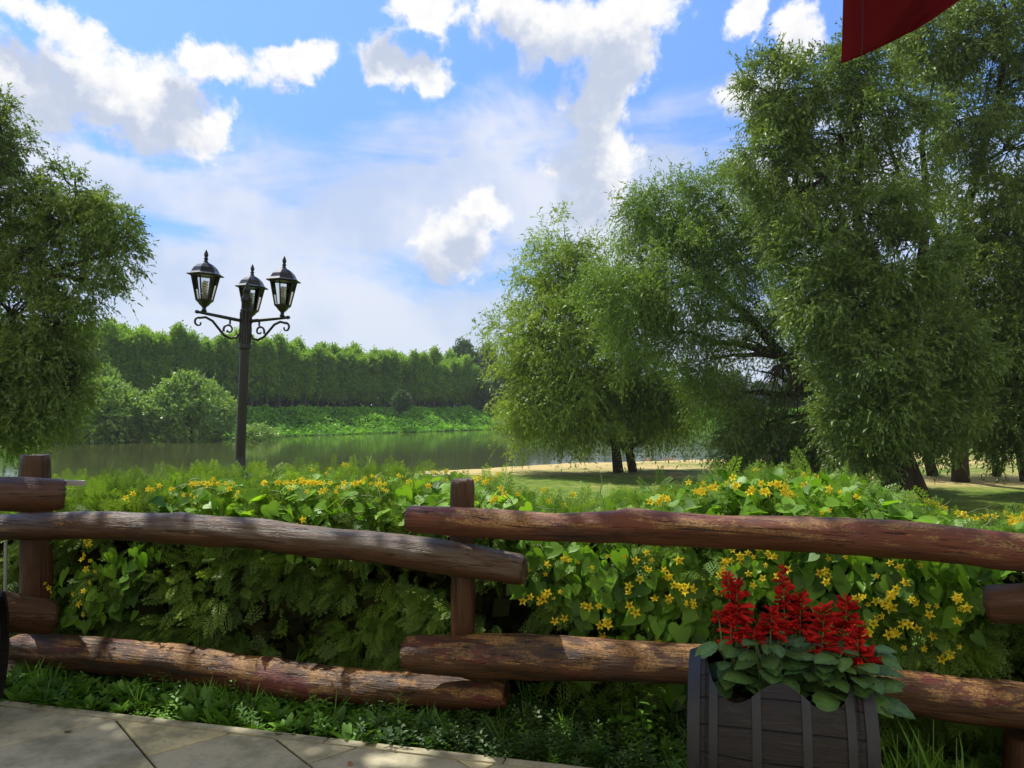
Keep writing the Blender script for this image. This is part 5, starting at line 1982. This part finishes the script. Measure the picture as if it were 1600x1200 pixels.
# ================================================================== small things
# fallen brown leaves on the slabs
mt_dead, g = mat('dead_leaf')
principled(g, (0.30, 0.12, 0.05), 0.7)
for px, py, s, lab in ((110, 1146, .05, 'curled brown leaf lying on the leftmost grey slab'), (545, 1193, .035, 'small rusty leaf lying on the slabs near the bottom edge')):
    Yd = EYE * F / (py - 640)
    p = at(px, py, Yd)
    v, f = leaf_tpl(.3, 5, .3)
    v = v * s
    v[:, 2] += .008
    o = np_obj('fallen_leaf', v, f, mt_dead, loc=(p.x, p.y, .002))
    o.rotation_euler = (0, 0, random.uniform(0, 6))
    tag(o, lab, 'leaf')
mt_galv, g = mat('grey_pipe')
principled(g, (0.33, 0.33, 0.32), 0.5, metal=.3)
m = MB()
p0, p1 = at(6, 925, 4.72), at(9, 850, 4.72)
m.tube([Vector((p0.x, p0.y, -.1)) - p1, p1 - p1 + Vector((0, 0, .02))], .010, 10)
o = m.build('metal_pole', mt_galv, None, tuple(p1))
tag(o, 'thin grey metal pole standing at the left edge behind the corner post', 'pole')
mt_plank, g = mat('pale_plank')
tc = g.new('ShaderNodeTexCoord').outputs['Object']
n1, _ = g.noise(g.mapping(tc, scale=(3, 40, 40)), 2, 4, .6)
principled(g, g.mix(n1, (0.28, 0.26, 0.24), (0.5, 0.48, 0.45)), .8)
m = MB()
m.box((0, 0, 0), (.34, .03, .035), Matrix.Rotation(.03, 3, 'Y'))
o = m.build('plank', mt_plank, None, tuple(at(92, 754, 5.1)))
tag(o, 'pale grey plank end poking out of the hedge beside the left corner post', 'plank')
m = MB()
a_, b_, c_ = at(662, 752, 5.0), at(668, 739, 5.0), at(682, 745, 4.95)
m.tube([a_ - a_ - Vector((0, 0, .2)), b_ - a_, c_ - a_], .0045, 6)
o = m.build('dry_stalk', mt_plank, None, tuple(a_))
tag(o, 'pale broken dry stalk sticking out of the hedge top left of the centre post', 'stalk')

# --- dark red cloth whose corner hangs into the picture
mt_seam, g = mat('seam_thread')
principled(g, (0.03, 0.004, 0.006), 0.8)
mt_cloth, g = mat('dark_red_cloth')
tc = g.new('ShaderNodeTexCoord').outputs['Object']
weave, _ = g.noise(tc, 500, 2)
soft, _ = g.noise(tc, 5, 3)
c = g.mix(soft, (0.10, 0.009, 0.013), (0.15, 0.013, 0.018))
d = g.new('ShaderNodeBsdfDiffuse'); g.put(d.inputs[0], c)
t_ = g.new('ShaderNodeBsdfTranslucent'); g.put(t_.inputs[0], g.mix(1.0, c, (1.6, .6, .6), 'MULTIPLY'))
ms = g.new('ShaderNodeMixShader'); ms.inputs[0].default_value = 0.22
bmp = g.new('ShaderNodeBump'); bmp.inputs['Strength'].default_value = .2; bmp.inputs['Distance'].default_value = .002
g.put(bmp.inputs['Height'], weave); g.l.new(bmp.outputs[0], d.inputs['Normal'])
g.l.new(d.outputs[0], ms.inputs[1]); g.l.new(t_.outputs[0], ms.inputs[2]); g.l.new(ms.outputs[0], g.out.inputs[0])
CY = 1.9
corner = at(1315, 99, CY)
flag = empty('hanging_flag', at(1315, -260, CY))
tag(flag, 'dark red flag whose lower corner hangs in at the top right', 'flag')
FB = Vector(flag.location)
# left edge goes up; lower edge sweeps up to the right
low = [(1315, 99), (1340, 90), (1370, 77), (1400, 62), (1430, 46), (1460, 28), (1480, 14), (1500, 0), (1540, -40), (1580, -90), (1630, -160)]
lx, ly = [p[0] for p in low], [p[1] for p in low]
V, Fq = [], []
nu, nv = 70, 50
for i in range(nu):
    px = 1315 + (1630 - 1315) * i / (nu - 1)
    yb = np.interp(px, lx, ly)
    for j in range(nv):
        q = j / (nv - 1)
        py = yb + (-260 - yb) * q
        pxx = px + 4 * math.sin(q * 3.0) * (1 - i / nu)
        hem = .006 if abs(px - 1346) < 3 else 0
        fold = .035 * math.sin((px - 1315) * .035 + q * 2.2) * min(1, (px - 1315) / 60) + .15 * sstep(px - q * 60 + .5 * (py - 40), 1392, 1425) - .012 * math.exp(-((px - 1346) / 3.0) ** 2)
        crease = .015 * math.exp(-(((px - 1420) * .8 + (py - 38)) / 14) ** 2)
        p = at(pxx, py, CY + float(fold) + crease)
        V.append(p - FB)
for i in range(nu - 1):
    for j in range(nv - 1):
        a = i * nv + j
        Fq.append((a, a + nv, a + nv + 1, a + 1))
m = MB()
m.add(V, Fq, True)
o = m.build('cloth', mt_cloth, flag)
sm_ = o.modifiers.new('thickness', 'SOLIDIFY')
sm_.thickness = .0022
m = MB()
m.tube([at(1346 + 2 * math.sin(k * .5), 86 - k * 17.5, CY - .004) - FB for k in range(20)], .0016, 5)
m.build('seam', mt_seam, flag)
m = MB()
m.tube([at(1290, -262, CY) - FB, at(1700, -262, CY) - FB], .012, 12)
m.build('pole', mt_black, flag)

# --- bathers standing waist-deep by the beach
mt_skin, g = mat('skin')
principled(g, (0.48, 0.31, 0.23), 0.5)
mt_hair, g = mat('hair')
principled(g, (0.04, 0.025, 0.015), 0.6)
mt_swim, g = mat('dark_swimwear')
principled(g, (0.03, 0.04, 0.08), 0.6)


def person(px, py_head, Yd, face, pose, label, stand=-4.4):
    x = (px - 800) / F * Yd
    top = EYE + (640 - py_head) / F * Yd
    H = 1.7
    t = empty('person', (x, Yd, top - H), (0, 0, face))
    tag(t, label, 'person', 'bathers by the beach')
    J = {'hip': (0, 0, .92), 'belly': (0, 0, 1.08), 'chest': (0, .01, 1.28), 'neck': (0, 0, 1.44), 'head': (0, .01, 1.52), 'top': (0, .01, 1.64)}
    R = {'hip': .14, 'belly': .12, 'chest': .15, 'neck': .055, 'head': .095, 'top': .075}
    E = [('hip', 'belly'), ('belly', 'chest'), ('chest', 'neck'), ('neck', 'head'), ('head', 'top')]
    for s, nme in ((-1, 'l'), (1, 'r')):
        up = pose.get(nme, 0)
        J['sh' + nme] = (s * .17, 0, 1.38)
        J['el' + nme] = (s * (.22 + .08 * up), -.04, 1.12 + .22 * up)
        J['wr' + nme] = (s * (.20 + .12 * up), -.16, .92 + .45 * up)
        J['hd' + nme] = (s * (.19 + .12 * up), -.22, .86 + .47 * up)
        J['th' + nme] = (s * .10, 0, .84)
        J['kn' + nme] = (s * .11, -.03, .47)
        J['an' + nme] = (s * .11, .02, .08)
        J['to' + nme] = (s * .12, -.15, .04)
        for k_, r_ in (('sh', .06), ('el', .042), ('wr', .03), ('hd', .035), ('th', .09), ('kn', .058), ('an', .038), ('to', .035)):
            R[k_ + nme] = r_
        E += [('chest', 'sh' + nme), ('sh' + nme, 'el' + nme), ('el' + nme, 'wr' + nme), ('wr' + nme, 'hd' + nme), ('hip', 'th' + nme), ('th' + nme, 'kn' + nme), ('kn' + nme, 'an' + nme), ('an' + nme, 'to' + nme)]
    keys = list(J)
    me = bpy.data.meshes.new('body')
    me.from_pydata([J[k_] for k_ in keys], [(keys.index(a), keys.index(b)) for a, b in E], [])
    o = bpy.data.objects.new('body', me)
    link(o, t)
    bm = bmesh.new()
    bm.from_mesh(me)
    bm.verts.layers.skin.verify()
    bm.to_mesh(me)
    bm.free()
    o.modifiers.new('skin', 'SKIN')
    for i, k_ in enumerate(keys):
        me.skin_vertices[0].data[i].radius = (R[k_], R[k_] * .85)
    me.skin_vertices[0].data[0].use_root = True
    o.modifiers.new('sub', 'SUBSURF').render_levels = 1
    me.materials.append(mt_skin)
    m = MB()
    m.lathe([(.001, .135), (.06, .12), (.095, .06), (.10, 0), (.085, -.05)], 14, (0, .03, 1.56))
    m.build('hair', mt_hair, t)
    m = MB()
    m.lathe([(.155, .80), (.165, .90), (.15, 1.0)], 14)
    m.build('swimwear', mt_swim, t)
    return t


person(1013, 712, 87, 2.6, {'l': .3, 'r': .1}, 'bather standing alone in the water nearest the willow trunks')
person(1040, 713, 88, .6, {'l': 0, 'r': .4}, 'darker bather in the water, left one of the close pair')
person(1050, 711, 86.5, 3.6, {'l': .5, 'r': .5}, 'pale bather in the water, right one of the close pair')



# --- added tree out of view: its boughs keep the sun off the paving, the rails and the barrel
mt_shade = leaf_mat('added_shade_tree_leaves', (0.05, 0.11, 0.02), (0.13, 0.24, 0.03), trans=0.3, gloss=0.03)
ZC = 7.5
hs = ZC - 0.5
ox, oy = math.sin(SUN_AZ) * hs / math.tan(SUN_EL), math.cos(SUN_AZ) * hs / math.tan(SUN_EL)
bt = Vector((-11.0, 4.6, -.3))
tr = [([bt, Vector((-10.9, 4.6, 2.5)), Vector((-10.5, 4.7, 5)), Vector((-10, 4.9, 7)), Vector((-9.6, 5, 9))], [.42, .36, .3, .24, .12]),
      ([Vector((-10.5, 4.7, 5.2)), Vector((-8, 5.4, 7.0)), Vector((-5, 5.7, 7.7)), Vector((-2, 5.3, 7.9)), Vector((.4, 4.7, 8.0))], [.24, .18, .13, .08, .03])]
L = []
for x in np.arange(-4.6, 4.3, .95):
    y = float(fence_y(x)) - 1.42
    L.append((Vector((x + ox, y + oy, ZC)), (.8, .85, .45), 34, 30))
L += [(Vector((-10, 5, 9.5)), (2.4, 2.2, 2.0), 60, 22), (Vector((-8.6, 3.2, 8.6)), (1.8, 1.6, 1.4), 30, 22), (Vector((-11.5, 3, 8)), (2, 2, 1.8), 40, 22)]
make_tree('added_shade_tree', 'added unseen tree with boughs that shade the paving', 'tree', None, bt, tr, L, mt_shade, mt_bark,
          lsize=.15, lwid=.5, twL=.38, droop=.1, M=9, clump=.36, shell=.4, fill=.5)


# --- a little summer haze over the river
m_hz = bpy.data.materials.new('haze')
m_hz.use_nodes = True
m_hz.node_tree.nodes.clear()
g = NT(m_hz.node_tree)
pv = g.new('ShaderNodeVolumePrincipled')
pv.inputs['Color'].default_value = (0.80, 0.88, 1.0, 1)
pv.inputs['Density'].default_value = 0.00015
pv.inputs['Anisotropy'].default_value = 0.2
ho = g.new('ShaderNodeOutputMaterial')
g.l.new(pv.outputs[0], ho.inputs['Volume'])
m = MB()
m.box((0, 780, 13), (3400, 1700, 44))
o = m.build('haze', m_hz)
tag(o, kind='stuff')

m = MB()
m.lathe([(.001, 0), (.15, 0), (.18, .05), (.20, .45), (.215, .46), (.215, .49), (.19, .50), (.17, .44), (.001, .43)], 16)
q = foot(1462, 84)
o = m.build('litter_bin', mt_black, None, tuple(q))
tag(o, 'small dark bin on the pale sand seen between two willow trunks', 'bin')
